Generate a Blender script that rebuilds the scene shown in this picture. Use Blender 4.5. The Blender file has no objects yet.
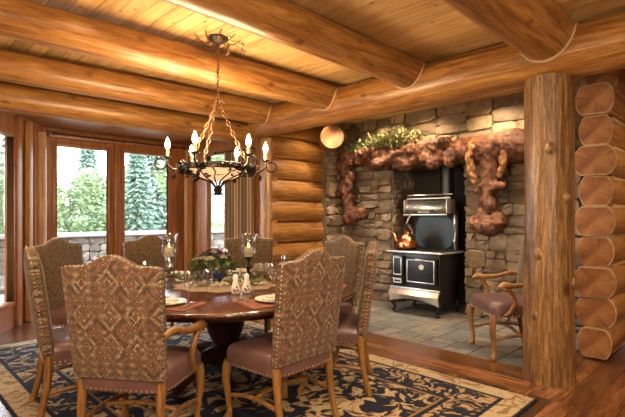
import bpy, math, random
from mathutils import Vector, Matrix, noise
R2 = math.sqrt(2)
F = 450.0; CX = 312.5; HZ = 216.0; EYE = 1.36
rnd = random.Random(7)
scene = bpy.context.scene
COL = scene.collection

def W(l, d, z=0.0):                # metres right of / ahead of the standpoint -> room axes
    return Vector(((d + l) / R2, (d - l) / R2, z))
def head(l, d): return W(l, d)

# ------------------------------------------------------------------ materials
def new_mat(name):
    m = bpy.data.materials.new(name); m.use_nodes = True
    nt = m.node_tree
    return m, nt, nt.nodes['Principled BSDF']
def setp(b, **k):
    names = dict(rough='Roughness', metal='Metallic', spec='Specular IOR Level', coat='Coat Weight', trans='Transmission Weight', sheen='Sheen Weight', sub='Subsurface Weight', coatr='Coat Roughness')
    for a, v in k.items(): b.inputs[names[a]].default_value = v
def N(nt, t, **k):
    n = nt.nodes.new(t)
    for a, v in k.items(): setattr(n, a, v)
    return n
def L(nt, a, b): nt.links.new(a, b)
def ramp(nt, fac, stops, interp='LINEAR'):
    r = N(nt, 'ShaderNodeValToRGB'); r.color_ramp.interpolation = interp
    e = r.color_ramp.elements
    while len(e) < len(stops): e.new(0.5)
    for i, (p, c) in enumerate(stops):
        e[i].position = p; e[i].color = (c[0], c[1], c[2], 1)
    L(nt, fac, r.inputs[0]); return r.outputs[0]
def math_n(nt, op, a, b=None, c=None):
    n = N(nt, 'ShaderNodeMath', operation=op)
    for i, v in enumerate((a, b, c)):
        if v is None: continue
        if isinstance(v, (int, float)): n.inputs[i].default_value = v
        else: L(nt, v, n.inputs[i])
    return n.outputs[0]
def mix(nt, fac, a, b, mode='MIX'):
    n = N(nt, 'ShaderNodeMix', data_type='RGBA', blend_type=mode)
    for s, v in ((n.inputs[0], fac), (n.inputs[6], a), (n.inputs[7], b)):
        if isinstance(v, (int, float)): s.default_value = v
        elif isinstance(v, tuple): s.default_value = (v[0], v[1], v[2], 1)
        else: L(nt, v, s)
    return n.outputs[2]
def coords(nt, scale=(1, 1, 1), kind='Object', rot=(0, 0, 0)):
    t = N(nt, 'ShaderNodeTexCoord'); mp = N(nt, 'ShaderNodeMapping')
    mp.inputs['Scale'].default_value = scale; mp.inputs['Rotation'].default_value = rot
    L(nt, t.outputs[kind], mp.inputs[0]); return mp.outputs[0]
def noise_n(nt, vec, scale=5, detail=4, rough=.6, dist=0):
    n = N(nt, 'ShaderNodeTexNoise'); L(nt, vec, n.inputs['Vector'])
    n.inputs['Scale'].default_value = scale; n.inputs['Detail'].default_value = detail
    n.inputs['Roughness'].default_value = rough; n.inputs['Distortion'].default_value = dist
    return n.outputs['Fac']
def bump(nt, b, h, s=.3, dist=.01):
    n = N(nt, 'ShaderNodeBump'); n.inputs['Strength'].default_value = s; n.inputs['Distance'].default_value = dist
    L(nt, h, n.inputs['Height']); L(nt, n.outputs[0], b.inputs['Normal'])
def plain(name, c, rough=.5, metal=0, spec=.5, **k):
    m, nt, b = new_mat(name)
    v = coords(nt); n = noise_n(nt, v, 18, 3)
    c2 = tuple(x * .78 for x in c)
    L(nt, ramp(nt, n, [(.3, c2), (.7, c)]), b.inputs['Base Color'])
    setp(b, rough=rough, metal=metal, spec=spec, **k); return m
def wood(name, axis, dark, mid, light, rough=.4, knots=True, grain=1.0, coat=0.0, island=0.0, spec=.5, crack=0.0, kd=1.0):
    m, nt, b = new_mat(name)
    s = [9 * grain, 9 * grain, 9 * grain]; s['xyz'.index(axis)] = .7 * grain
    v = coords(nt, tuple(s))
    geo = N(nt, 'ShaderNodeNewGeometry'); rpi = geo.outputs['Random Per Island']
    if island > 0:
        off = N(nt, 'ShaderNodeVectorMath', operation='ADD'); cmb = N(nt, 'ShaderNodeCombineXYZ')
        q = math_n(nt, 'MULTIPLY', rpi, 71.0)
        for i in range(3): L(nt, q, cmb.inputs[i])
        L(nt, v, off.inputs[0]); L(nt, cmb.outputs[0], off.inputs[1]); v = off.outputs[0]
    g = noise_n(nt, v, 1.6, 6, .65, 1.2)
    fine = noise_n(nt, v, 9, 3, .6, .3)
    f = math_n(nt, 'ADD', math_n(nt, 'MULTIPLY', g, .72), math_n(nt, 'MULTIPLY', fine, .28))
    col = ramp(nt, f, [(.34, dark), (.5, mid), (.66, light)])
    if island > 0:
        k = ramp(nt, rpi, [(0, (1 - island,) * 3), (.5, (1 - island * .35, 1 - island * .4, 1 - island * .45)), (1, (1, 1, 1))])
        col = mix(nt, 1.0, col, k, 'MULTIPLY')
    if knots:
        s2 = [3.2, 3.2, 3.2]; s2['xyz'.index(axis)] = 1.9
        s2 = [q * kd for q in s2]
        v2 = coords(nt, tuple(s2)); vo = N(nt, 'ShaderNodeTexVoronoi'); vo.inputs['Scale'].default_value = 1.3
        L(nt, v2, vo.inputs['Vector'])
        kn = ramp(nt, vo.outputs['Distance'], [(.045, (.0, .0, .0)), (.15, (1, 1, 1))])
        kc = mix(nt, 1.0, col, (.38, .27, .2), 'MULTIPLY')
        col = mix(nt, kn, kc, col)
    if crack > 0:
        s3 = [14, 14, 14]; s3['xyz'.index(axis)] = .45
        cn = noise_n(nt, coords(nt, tuple(s3)), 1.0, 2, .5, .6)
        ck = ramp(nt, cn, [(.36, (.25, .16, .1)), (.43, (1, 1, 1))])
        col = mix(nt, crack, col, ck, 'MULTIPLY')
    L(nt, col, b.inputs['Base Color']); setp(b, rough=rough, coat=coat, coatr=.25, spec=spec)
    bump(nt, b, f, .35, .006); return m

M = {}
D_, M_, L_ = (.085, .030, .008), (.27, .117, .028), (.47, .25, .078)
for ax in 'xyz': M['log_' + ax] = wood('honey_log_' + ax, ax, D_, M_, L_, .36, coat=.12)
M['post'] = wood('knotty_post', 'z', (.04, .017, .006), (.17, .085, .028), (.40, .24, .095), .42, coat=.15, crack=.65, grain=3.0, kd=.8)
M['ceil'] = wood('pine_ceiling_board', 'y', (.46, .25, .08), (.70, .45, .18), (.82, .58, .28), .5, island=.28, kd=2.2)
M['floor_x'] = wood('floor_board_a', 'x', (.05, .016, .006), (.16, .06, .02), (.32, .14, .048), .26, knots=False, island=.8, coat=.2)
M['floor_y'] = wood('floor_board_b', 'y', (.06, .02, .007), (.18, .068, .022), (.34, .15, .05), .26, knots=False, island=.75, coat=.2)
M['frame'] = wood('window_fir', 'z', (.14, .045, .013), (.28, .10, .029), (.40, .165, .052), .38, knots=False)
M['trimwood'] = wood('pale_trim_log', 'z', (.22, .09, .026), (.37, .18, .058), (.48, .26, .10), .4)
M['dark_top'] = wood('mahogany_top', 'x', (.025, .007, .004), (.065, .018, .008), (.12, .035, .015), .09, knots=False, grain=.7, coat=.8)
M['dark_leg'] = plain('mahogany_base', (.05, .018, .01), .3)
M['chairwood'] = wood('honey_oak_leg', 'z', (.09, .04, .011), (.22, .105, .03), (.34, .18, .058), .35, knots=False, grain=2)
M['burl'] = None
M['palewood'] = wood('pale_root_wood', 'z', (.12, .045, .018), (.30, .14, .055), (.46, .27, .12), .4, knots=False); M['chink'] = plain('pale_caulk', (.50, .35, .20), .8)
M['leather'] = plain('mauve_leather', (.125, .066, .062), .34, coat=.15)
M['brass'] = plain('antique_brass', (.50, .39, .25), .38, .8)
M['iron'] = plain('dark_iron', (.035, .024, .018), .45, .6)
M['iron_b'] = plain('bronzed_iron', (.17, .085, .035), .45, .6)
M['castiron'] = plain('black_stove_iron', (.012, .012, .014), .32, .2)
M['enamel'] = plain('blue_black_steel', (.012, .024, .036), .35, .0); M['greysteel'] = plain('dark_grey_steel', (.10, .095, .085), .25, .7)
M['nickel'] = plain('polished_nickel', (.88, .86, .82), .30, .85)
M['copper'] = plain('polished_copper', (.78, .30, .13), .2, 1.0)
M['porcelain'] = plain('white_porcelain', (.78, .75, .68), .2)
M['napkin'] = plain('cream_napkin', (.70, .66, .55), .8)
M['wax'] = plain('cream_wax', (.80, .68, .40), .5, sub=.2)
M['mat_r'] = plain('rust_placemat', (.24, .085, .045), .9)
M['steel'] = plain('cutlery_steel', (.7, .7, .68), .2, 1.0)
M['runner'] = plain('tan_lace', (.34, .25, .15), .9)
M['navy'] = plain('blue_glaze', (.03, .045, .12), .15)
M['leaf_d'] = plain('dark_green_leaf', (.06, .10, .03), .6)
M['leaf_m'] = plain('olive_leaf', (.15, .17, .055), .6)
M['leaf_y'] = plain('dried_yellow_leaf', (.34, .33, .16), .7)
M['plum'] = plain('plum_blossom', (.16, .05, .10), .6)
M['creambl'] = plain('cream_blossom', (.6, .55, .38), .7)
M['tree_a'] = plain('pale_green_foliage', (.29, .37, .20), .7)
M['tree_b'] = plain('fir_green_foliage', (.18, .27, .20), .7)
M['bark'] = plain('grey_bark', (.25, .20, .16), .9)
M['lawn'] = plain('meadow_grass', (.26, .30, .14), .9)
M['pond'] = plain('pond_water', (.25, .33, .38), .08)
M['deck'] = plain('grey_deck', (.30, .27, .25), .8)
M['mortar'] = plain('grey_mortar', (.14, .11, .085), .9)
M['soot'] = plain('soot_black', (.022, .015, .011), .8)
M['slide'] = plain('plain_dark_ring', (.03, .02, .015), .4, .5)
M['plaster'] = plain('warm_wall', (.36, .21, .10), .8)

def stone_mat(name, stops, sc=1.0):
    m, nt, b = new_mat(name)
    geo = N(nt, 'ShaderNodeNewGeometry'); v = coords(nt)
    base = ramp(nt, geo.outputs['Random Per Island'], stops)
    n1 = noise_n(nt, v, 7, 6, .7, .6); n2 = noise_n(nt, v, 30, 4, .7)
    sh = ramp(nt, n1, [(.3, (.55, .5, .46)), (.5, (.95, .9, .84)), (.72, (1.25, 1.18, 1.05))])
    L(nt, mix(nt, 1.0, base, sh, 'MULTIPLY'), b.inputs['Base Color']); setp(b, rough=.85, spec=.3)
    bump(nt, b, math_n(nt, 'ADD', n1, math_n(nt, 'MULTIPLY', n2, .4)), .9, .025); return m
M['stone'] = stone_mat('fieldstone', [(0, (.13, .10, .072)), (.25, (.26, .205, .145)), (.5, (.19, .165, .135)), (.7, (.33, .26, .18)), (.85, (.21, .15, .115)), (1, (.38, .31, .215))])
M['slate'] = stone_mat('slate_tile', [(0, (.11, .125, .135)), (.3, (.19, .18, .165)), (.55, (.14, .165, .18)), (.8, (.23, .215, .19)), (1, (.18, .15, .125))])
M['slate'].node_tree.nodes['Principled BSDF'].inputs['Roughness'].default_value = .35
M['parapet'] = stone_mat('parapet_stone', [(0, (.11, .10, .09)), (.5, (.17, .15, .135)), (1, (.24, .215, .19))])

def burl_mat():
    m, nt, b = new_mat('red_burl_wood'); v = coords(nt)
    a = noise_n(nt, v, 4, 6, .7, 2.5); c = noise_n(nt, v, 14, 4, .7, 1)
    f = math_n(nt, 'ADD', math_n(nt, 'MULTIPLY', a, .7), math_n(nt, 'MULTIPLY', c, .3))
    L(nt, ramp(nt, f, [(.34, (.018, .006, .004)), (.45, (.07, .025, .012)), (.55, (.16, .062, .027)), (.64, (.30, .155, .065)), (.74, (.42, .25, .115))]), b.inputs['Base Color'])  # burl figure; darkest tones also imitate shade in the crevices
    setp(b, rough=.55, spec=.35); bump(nt, b, f, 1.0, .04); return m
M['burl'] = burl_mat()

def endgrain():
    m, nt, b = new_mat('sawn_log_end')
    geo = N(nt, 'ShaderNodeAttribute', attribute_name='ring'); geo.attribute_type = 'GEOMETRY'
    sep = N(nt, 'ShaderNodeSeparateXYZ'); L(nt, geo.outputs['Vector'], sep.inputs[0])
    rr = math_n(nt, 'SQRT', math_n(nt, 'ADD', math_n(nt, 'POWER', sep.outputs[0], 2.0), math_n(nt, 'POWER', sep.outputs[1], 2.0)))
    v = coords(nt); n = noise_n(nt, v, 6, 4)
    w = math_n(nt, 'SINE', math_n(nt, 'MULTIPLY', math_n(nt, 'ADD', rr, math_n(nt, 'MULTIPLY', n, .03)), 420.0))
    f = math_n(nt, 'ADD', math_n(nt, 'MULTIPLY', w, .07), n)
    L(nt, ramp(nt, f, [(.3, (.15, .05, .016)), (.5, (.27, .11, .036)), (.7, (.40, .19, .07))]), b.inputs['Base Color'])
    # radial checks
    ang = math_n(nt, 'ARCTAN2', sep.outputs[1], sep.outputs[0])
    ck = math_n(nt, 'ABSOLUTE', math_n(nt, 'SINE', math_n(nt, 'ADD', math_n(nt, 'MULTIPLY', ang, 1.5), sep.outputs[2])))
    k = ramp(nt, ck, [(.0, (.22, .13, .08)), (.05, (1, 1, 1))])
    base = b.inputs['Base Color'].links[0].from_socket
    L(nt, mix(nt, 1.0, base, k, 'MULTIPLY'), b.inputs['Base Color']); setp(b, rough=.6); return m
M['end'] = endgrain()

def fabric(name, pal, sc=1.0, dim=1.0):
    """kilim-like lattice of stepped lozenges; x and z of the object"""
    m, nt, b = new_mat(name)
    t = N(nt, 'ShaderNodeTexCoord'); sep = N(nt, 'ShaderNodeSeparateXYZ'); L(nt, t.outputs['Object'], sep.inputs[0])
    def snap(s, k): return math_n(nt, 'DIVIDE', math_n(nt, 'FLOOR', math_n(nt, 'MULTIPLY', s, k)), k)
    U = snap(sep.outputs[0], 130.0); V = snap(sep.outputs[2], 130.0)
    def lattice(pu, pv, ou, ov):
        u = math_n(nt, 'PINGPONG', math_n(nt, 'ADD', U, ou), pu / 2); v = math_n(nt, 'PINGPONG', math_n(nt, 'ADD', V, ov), pv / 2)
        return math_n(nt, 'ADD', math_n(nt, 'DIVIDE', u, pu / 2), math_n(nt, 'DIVIDE', v, pv / 2))
    d1 = lattice(.17 * sc, .20 * sc, 3, 5); d2 = lattice(.085 * sc, .05 * sc, 3, 5.02)
    c1 = ramp(nt, math_n(nt, 'MULTIPLY', d1, .5), [(0, pal[0]), (.12, pal[1]), (.20, pal[2]), (.32, pal[3]), (.40, pal[1]), (.46, pal[4]), (.54, pal[2]), (.62, pal[0]), (.70, pal[3]), (.84, pal[4]), (.93, pal[0])], 'CONSTANT')
    c2 = ramp(nt, math_n(nt, 'MULTIPLY', d2, .5), [(0, pal[2]), (.3, pal[4]), (.5, pal[3]), (.75, pal[1])], 'CONSTANT')
    nn = noise_n(nt, t.outputs['Object'], 11, 2); mk = ramp(nt, nn, [(.47, (0, 0, 0)), (.50, (1, 1, 1))])
    d3 = lattice(.030 * sc, .036 * sc, 3.01, 5); c3 = ramp(nt, math_n(nt, 'MULTIPLY', d3, .5), [(0, pal[1]), (.22, pal[0]), (.5, pal[3]), (.8, pal[2])], 'CONSTANT')
    n4 = noise_n(nt, t.outputs['Object'], 16, 1); m4 = ramp(nt, n4, [(.52, (0, 0, 0)), (.55, (1, 1, 1))])
    col = mix(nt, math_n(nt, 'MULTIPLY', mk, .7), c1, c2); col = mix(nt, math_n(nt, 'MULTIPLY', m4, .8), col, c3)
    fn = noise_n(nt, t.outputs['Object'], 90, 3); col = mix(nt, 1.0, col, ramp(nt, fn, [(.3, (.6 * dim,) * 3), (.7, (1.15 * dim,) * 3)]), 'MULTIPLY')
    L(nt, col, b.inputs['Base Color']); setp(b, rough=.9, sheen=.15, spec=.2); bump(nt, b, fn, .4, .003); return m
M['tapestry'] = fabric('kilim_tapestry', [(.115, .036, .028), (.31, .225, .14), (.065, .055, .033), (.17, .10, .06), (.12, .07, .045)], .88)
M['olive_fab'] = fabric('olive_tapestry', [(.11, .05, .025), (.15, .10, .055), (.06, .045, .022), (.12, .08, .04), (.09, .065, .033)], dim=.85)

def rug_mat(hx, hy):
    m, nt, b = new_mat('floral_wool_rug')
    t = N(nt, 'ShaderNodeTexCoord'); sep = N(nt, 'ShaderNodeSeparateXYZ'); L(nt, t.outputs['Object'], sep.inputs[0])
    ex = math_n(nt, 'SUBTRACT', hx, math_n(nt, 'ABSOLUTE', sep.outputs[0])); ey = math_n(nt, 'SUBTRACT', hy, math_n(nt, 'ABSOLUTE', sep.outputs[1]))
    e = math_n(nt, 'MINIMUM', ex, ey)
    cream, gold, navy, rust = (.38, .295, .175), (.22, .135, .055), (.014, .017, .030), (.32, .12, .05)
    def floral(sc, th, off):
        mp = N(nt, 'ShaderNodeMapping'); mp.inputs['Location'].default_value = (off, off * 2, 0); L(nt, t.outputs['Object'], mp.inputs[0]); sc = sc * 1.35
        n = N(nt, 'ShaderNodeTexNoise'); n.inputs['Scale'].default_value = sc * .6; n.inputs['Detail'].default_value = 2; L(nt, mp.outputs[0], n.inputs['Vector'])
        vm = N(nt, 'ShaderNodeVectorMath', operation='MULTIPLY_ADD'); L(nt, n.outputs['Color'], vm.inputs[0]); vm.inputs[1].default_value = (.5, .5, 0); L(nt, mp.outputs[0], vm.inputs[2])
        n2 = N(nt, 'ShaderNodeTexNoise'); n2.inputs['Scale'].default_value = sc * 1.5; n2.inputs['Detail'].default_value = 1.2; n2.inputs['Distortion'].default_value = 1.6; L(nt, vm.outputs[0], n2.inputs['Vector'])
        vo = N(nt, 'ShaderNodeTexVoronoi', feature='F1'); vo.inputs['Scale'].default_value = sc * 1.9; L(nt, vm.outputs[0], vo.inputs['Vector'])
        f = math_n(nt, 'ADD', math_n(nt, 'MULTIPLY', n2.outputs['Fac'], 1.0), math_n(nt, 'MULTIPLY', math_n(nt, 'SUBTRACT', .45, vo.outputs['Distance']), .35))
        return f, vo
    f1, v1 = floral(3.4, .5, 3.3)
    fieldc = ramp(nt, f1, [(0, navy), (.475, navy), (.495, gold), (.57, cream), (.66, (.42, .33, .19)), (.69, (.20, .18, .08)), (.71, rust)], 'LINEAR')
    f2, v2 = floral(4.6, .5, 9.1)
    bord = ramp(nt, f2, [(0, navy), (.47, navy), (.50, gold), (.60, cream), (.68, gold), (.72, rust)], 'LINEAR')
    def band(lo, inner, outer):
        k = math_n(nt, 'GREATER_THAN', e, lo); return mix(nt, k, outer, inner)
    c = fieldc
    c = band(.50, c, navy); c = band(.47, c, gold); c = band(.44, c, bord); 
    inner = c
    k = math_n(nt, 'GREATER_THAN', e, .47); c = mix(nt, k, bord, fieldc)
    k = math_n(nt, 'LESS_THAN', math_n(nt, 'ABSOLUTE', math_n(nt, 'SUBTRACT', e, .47)), .018); c = mix(nt, k, c, navy)
    k = math_n(nt, 'LESS_THAN', math_n(nt, 'ABSOLUTE', math_n(nt, 'SUBTRACT', e, .50)), .010); c = mix(nt, k, c, gold)
    k = math_n(nt, 'LESS_THAN', e, .19); c = mix(nt, k, c, mix(nt, ramp(nt, f2, [(.40, (0, 0, 0)), (.46, (1, 1, 1))]), gold, cream))
    k = math_n(nt, 'LESS_THAN', math_n(nt, 'ABSOLUTE', math_n(nt, 'SUBTRACT', e, .19)), .016); c = mix(nt, k, c, navy)
    k = math_n(nt, 'LESS_THAN', e, .018); c = mix(nt, k, c, navy)
    fn = noise_n(nt, t.outputs['Object'], 140, 2)
    c = mix(nt, 1.0, c, ramp(nt, fn, [(.3, (.75,) * 3), (.7, (1.1,) * 3)]), 'MULTIPLY')
    L(nt, c, b.inputs['Base Color']); setp(b, rough=.95, spec=.15); bump(nt, b, fn, .4, .004); return m

def glass_mat(name, tint=(1, 1, 1), refl=.06):
    m, nt, b = new_mat(name); nt.nodes.remove(b)
    out = nt.nodes['Material Output']; tr = N(nt, 'ShaderNodeBsdfTransparent'); tr.inputs[0].default_value = (*tint, 1)
    gl = N(nt, 'ShaderNodeBsdfGlossy'); gl.inputs['Roughness'].default_value = .03
    fr = N(nt, 'ShaderNodeLayerWeight'); fr.inputs[0].default_value = .25; mx = N(nt, 'ShaderNodeMixShader')
    L(nt, math_n(nt, 'ADD', math_n(nt, 'MULTIPLY', fr.outputs['Facing'], .55), refl), mx.inputs[0]); L(nt, tr.outputs[0], mx.inputs[1]); L(nt, gl.outputs[0], mx.inputs[2]); L(nt, mx.outputs[0], out.inputs[0]); return m
M['pane'] = glass_mat('window_glass', (.97, .98, .98), .02)
M['glassware'] = glass_mat('clear_glassware', (.98, .985, 1.0), .18)
def emit(name, c, s):
    m, nt, b = new_mat(name); b.inputs['Base Color'].default_value = (*c, 1); b.inputs['Emission Color'].default_value = (*c, 1); b.inputs['Emission Strength'].default_value = s; return m
M['bulb'] = emit('glowing_bulb', (1, .80, .48), 30)
M['flame'] = emit('candle_flame', (1, .62, .2), 14)
M['amber'] = emit('lit_amber_glass', (.90, .55, .28), .55)
def curtain_mat():
    m, nt, b = new_mat('striped_drape'); t = N(nt, 'ShaderNodeTexCoord'); sep = N(nt, 'ShaderNodeSeparateXYZ'); L(nt, t.outputs['UV'], sep.inputs[0])
    f = math_n(nt, 'FRACT', math_n(nt, 'MULTIPLY', sep.outputs[0], 16.0))
    L(nt, ramp(nt, f, [(0, (.12, .075, .04)), (.45, (.12, .075, .04)), (.5, (.40, .29, .17)), (.72, (.40, .29, .17)), (.77, (.20, .09, .05))], 'CONSTANT'), b.inputs['Base Color']); setp(b, rough=.9, sheen=.2); return m
M['drape'] = curtain_mat()

# ------------------------------------------------------------------ mesh builder
class MB:
    def __init__(s): s.v = []; s.f = []; s.fm = []; s.uv = {}; s.mi = 0
    def add(s, vs, fs):
        o = len(s.v); s.v += [tuple(x) for x in vs]
        for f in fs: s.f.append(tuple(i + o for i in f)); s.fm.append(s.mi)
        return o
    def box(s, c, d, rot=None, taper=1.0):
        x, y, z = (q / 2 for q in d); P = []
        for sz in (-1, 1):
            k = taper if sz > 0 else 1
            for sx, sy in ((-1, -1), (1, -1), (1, 1), (-1, 1)): P.append(Vector((sx * x * k, sy * y * k, sz * z)))
        if rot is not None: P = [rot @ p for p in P]
        P = [p + Vector(c) for p in P]
        s.add(P, [(3, 2, 1, 0), (4, 5, 6, 7), (0, 1, 5, 4), (1, 2, 6, 5), (2, 3, 7, 6), (3, 0, 4, 7)])
    def rbox(s, c, d, r=.01, n=2, rot=None):
        """box with rounded edges: sphere-swept corner grid"""
        x, y, z = (max(q / 2 - r, 1e-4) for q in d); V_ = []; F_ = []
        m = 2 * n + 2
        def sgn(i): return -1 if i <= n else 1
        import itertools
        idx = {}
        def pt(p, sg):
            q = Vector(p).normalized() * r + Vector((sg[0] * x, sg[1] * y, sg[2] * z))
            key = (round(q.x, 6), round(q.y, 6), round(q.z, 6))
            if key not in idx:
                idx[key] = len(V_); V_.append(q)
            return idx[key]
        def ang(i): return ((i if i <= n else i - 1) / n - 1) * math.pi / 4
        for ax in range(3):
            for sd in (-1, 1):
                g = []
                for i in range(m):
                    row = []
                    for j in range(m):
                        a = math.tan(ang(i)); b_ = math.tan(ang(j))
                        p = [0, 0, 0]; p[ax] = sd; p[(ax + 1) % 3] = a; p[(ax + 2) % 3] = b_
                        sg = [0, 0, 0]; sg[ax] = sd; sg[(ax + 1) % 3] = sgn(i); sg[(ax + 2) % 3] = sgn(j)
                        row.append(pt(p, sg))
                    g.append(row)
                for i in range(m - 1):
                    for j in range(m - 1):
                        q = (g[i][j], g[i + 1][j], g[i + 1][j + 1], g[i][j + 1])
                        if len(set(q)) < 3: continue
                        F_.append(q if sd > 0 else q[::-1])
        if rot is not None: V_ = [rot @ p for p in V_]
        s.add([p + Vector(c) for p in V_], F_)
    def tube(s, path, r, seg=10, cap=True, jit=0.0, sc=3.0, squash=1.0, closed=False):
        path = [Vector(p) for p in path]; n = len(path)
        if not isinstance(r, (list, tuple)): r = [r] * n
        T = []
        for i in range(n):
            a = path[(i - 1) % n] if closed else path[max(i - 1, 0)]; b = path[(i + 1) % n] if closed else path[min(i + 1, n - 1)]
            T.append((b - a).normalized())
        u = T[0].orthogonal().normalized()
        if abs(T[0].z) < .9: u = (Vector((0, 0, 1)) - T[0] * T[0].z).normalized()
        vs = []
        for i in range(n):
            u = (u - T[i] * u.dot(T[i])).normalized(); w = T[i].cross(u)
            for k in range(seg):
                a = 2 * math.pi * k / seg; dr = 1.0
                dirn = u * math.cos(a) * squash + w * math.sin(a)
                p = path[i] + dirn * r[i]
                if jit: p = path[i] + dirn * r[i] * (1 + jit * noise.noise(p * sc))
                vs.append(p)
        fs = []
        m = n if closed else n - 1
        for i in range(m):
            i2 = (i + 1) % n
            for k in range(seg):
                k2 = (k + 1) % seg; fs.append((i * seg + k, i * seg + k2, i2 * seg + k2, i2 * seg + k))
        if cap and not closed:
            fs.append(tuple(range(seg))[::-1]); fs.append(tuple((n - 1) * seg + k for k in range(seg)))
        s.add(vs, fs)
    def lathe(s, prof, seg=20, c=(0, 0, 0)):
        vs = []; fs = []; n = len(prof); c = Vector(c)
        for r, z in prof:
            for k in range(seg):
                a = 2 * math.pi * k / seg; vs.append(c + Vector((r * math.cos(a), r * math.sin(a), z)))
        for i in range(n - 1):
            for k in range(seg):
                k2 = (k + 1) % seg; fs.append((i * seg + k, i * seg + k2, (i + 1) * seg + k2, (i + 1) * seg + k))
        if prof[0][0] > 1e-4: fs.append(tuple(range(seg))[::-1])
        if prof[-1][0] > 1e-4: fs.append(tuple((n - 1) * seg + k for k in range(seg)))
        s.add(vs, fs)
    def ball(s, c, r, seg=10, rings=7, sc=(1, 1, 1), jit=0, ns=4.0):
        vs = []; fs = []; c = Vector(c)
        for i in range(rings + 1):
            th = math.pi * i / rings
            for k in range(seg):
                a = 2 * math.pi * k / seg
                d = Vector((math.sin(th) * math.cos(a) * sc[0], math.sin(th) * math.sin(a) * sc[1], math.cos(th) * sc[2])) * r
                if jit: d *= 1 + jit * noise.noise((c + d) * ns)
                vs.append(c + d)
        for i in range(rings):
            for k in range(seg):
                k2 = (k + 1) % seg; fs.append((i * seg + k, (i + 1) * seg + k, (i + 1) * seg + k2, i * seg + k2))
        s.add(vs, fs)
    def leaf(s, c, d, up, ln, w):
        d = Vector(d).normalized(); sd = d.cross(Vector(up))
        if sd.length < .01: sd = d.orthogonal()
        sd.normalize(); nrm = sd.cross(d); c = Vector(c)
        s.add([c, c + d * ln * .45 + sd * w / 2 - nrm * w * .12, c + d * ln, c + d * ln * .45 - sd * w / 2 - nrm * w * .12, c + d * ln * .5 + nrm * w * .1], [(0, 1, 4), (1, 2, 4), (2, 3, 4), (3, 0, 4)])
    def build(s, name, mats, parent=None, loc=(0, 0, 0), rotz=0, smooth=40, merge=True):
        me = bpy.data.meshes.new(name); me.from_pydata(s.v, [], s.f); me.update()
        mats = mats if isinstance(mats, (list, tuple)) else [mats]
        for m in mats: me.materials.append(m)
        for p, mi in zip(me.polygons, s.fm): p.material_index = mi
        if merge:
            import bmesh
            bm = bmesh.new(); bm.from_mesh(me); bmesh.ops.remove_doubles(bm, verts=bm.verts, dist=1e-6); bmesh.ops.recalc_face_normals(bm, faces=bm.faces); bm.to_mesh(me); bm.free()
        if smooth:
            for p in me.polygons: p.use_smooth = True
            try: me.set_sharp_from_angle(angle=math.radians(smooth))
            except Exception: pass
        o = bpy.data.objects.new(name, me); COL.objects.link(o)
        if parent is not None: o.parent = parent
        o.location = loc; o.rotation_euler = (0, 0, rotz); return o

def tag(o, label, cat, group=None):
    o['label'] = label; o['category'] = cat
    if group: o['group'] = group
    return o
def thing(name, label, cat, loc=(0, 0, 0), rotz=0, group=None):
    o = bpy.data.objects.new(name, None); COL.objects.link(o); o.empty_display_size = .1
    o.location = loc; o.rotation_euler = (0, 0, rotz); return tag(o, label, cat, group)
def struct(o): o['kind'] = 'structure'; return o
def dup(root, loc, rotz, label=None, group=None):
    r = root.copy(); COL.objects.link(r); r.location = loc; r.rotation_euler = (0, 0, rotz)
    if label: r['label'] = label
    if group: r['group'] = group
    for ch in list(root.children):
        c = ch.copy(); COL.objects.link(c); c.parent = r
        for g in ch.children:
            d = g.copy(); COL.objects.link(d); d.parent = c
    return r
def ring_attr(me, center, axis, seedv=0.0):
    a = me.attributes.new('ring', 'FLOAT_VECTOR', 'POINT') if 'ring' not in me.attributes else me.attributes['ring']
    oth = [i for i in range(3) if i != axis]
    for v in me.vertices:
        a.data[v.index].vector = (v.co[oth[0]] - center[oth[0]], v.co[oth[1]] - center[oth[1]], seedv)

CEIL = 2.92
# ------------------------------------------------------------------ floor
def planks(mb, x0, x1, y0, y1, wd, axis, ztop, th=.02, gap=.003, lmin=.9, lmax=2.2, bev=.0):
    u = y0 if axis == 'x' else x0; U = y1 if axis == 'x' else x1
    while u < U - .01:
        w_ = min(wd * rnd.uniform(.85, 1.15), U - u); s0 = (x0 if axis == 'x' else y0); S = (x1 if axis == 'x' else y1)
        p = s0 - rnd.uniform(0, lmin)
        while p < S:
            q = p + rnd.uniform(lmin, lmax); a, b = max(p, s0), min(q, S)
            if b - a > .02:
                if axis == 'x': mb.box(((a + b) / 2, u + w_ / 2, ztop - th / 2), (b - a - gap, w_ - gap, th))
                else: mb.box((u + w_ / 2, (a + b) / 2, ztop - th / 2), (w_ - gap, b - a - gap, th))
            p = q
        u += w_
XH = 4.18       # hearth edge
fl = struct(thing('floor', '', '')); del fl['label']; del fl['category']
m = MB(); m.box((2.0, 2.3, -.06), (9.6, 11.4, .07)); m.build('subfloor', M['mortar'], fl, smooth=0)
m = MB(); planks(m, -2.4, 3.6, -3, 7.35, .17, 'x', 0); planks(m, 3.6, 6.2, -3, 1.32, .17, 'x', 0)
m.build('floorboards', M['floor_x'], fl, smooth=0, merge=False)
m = MB(); planks(m, 3.6, XH, 1.32, 7.2, .145, 'y', 0); m.build('border_floorboards', M['floor_y'], fl, smooth=0, merge=False)
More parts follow.
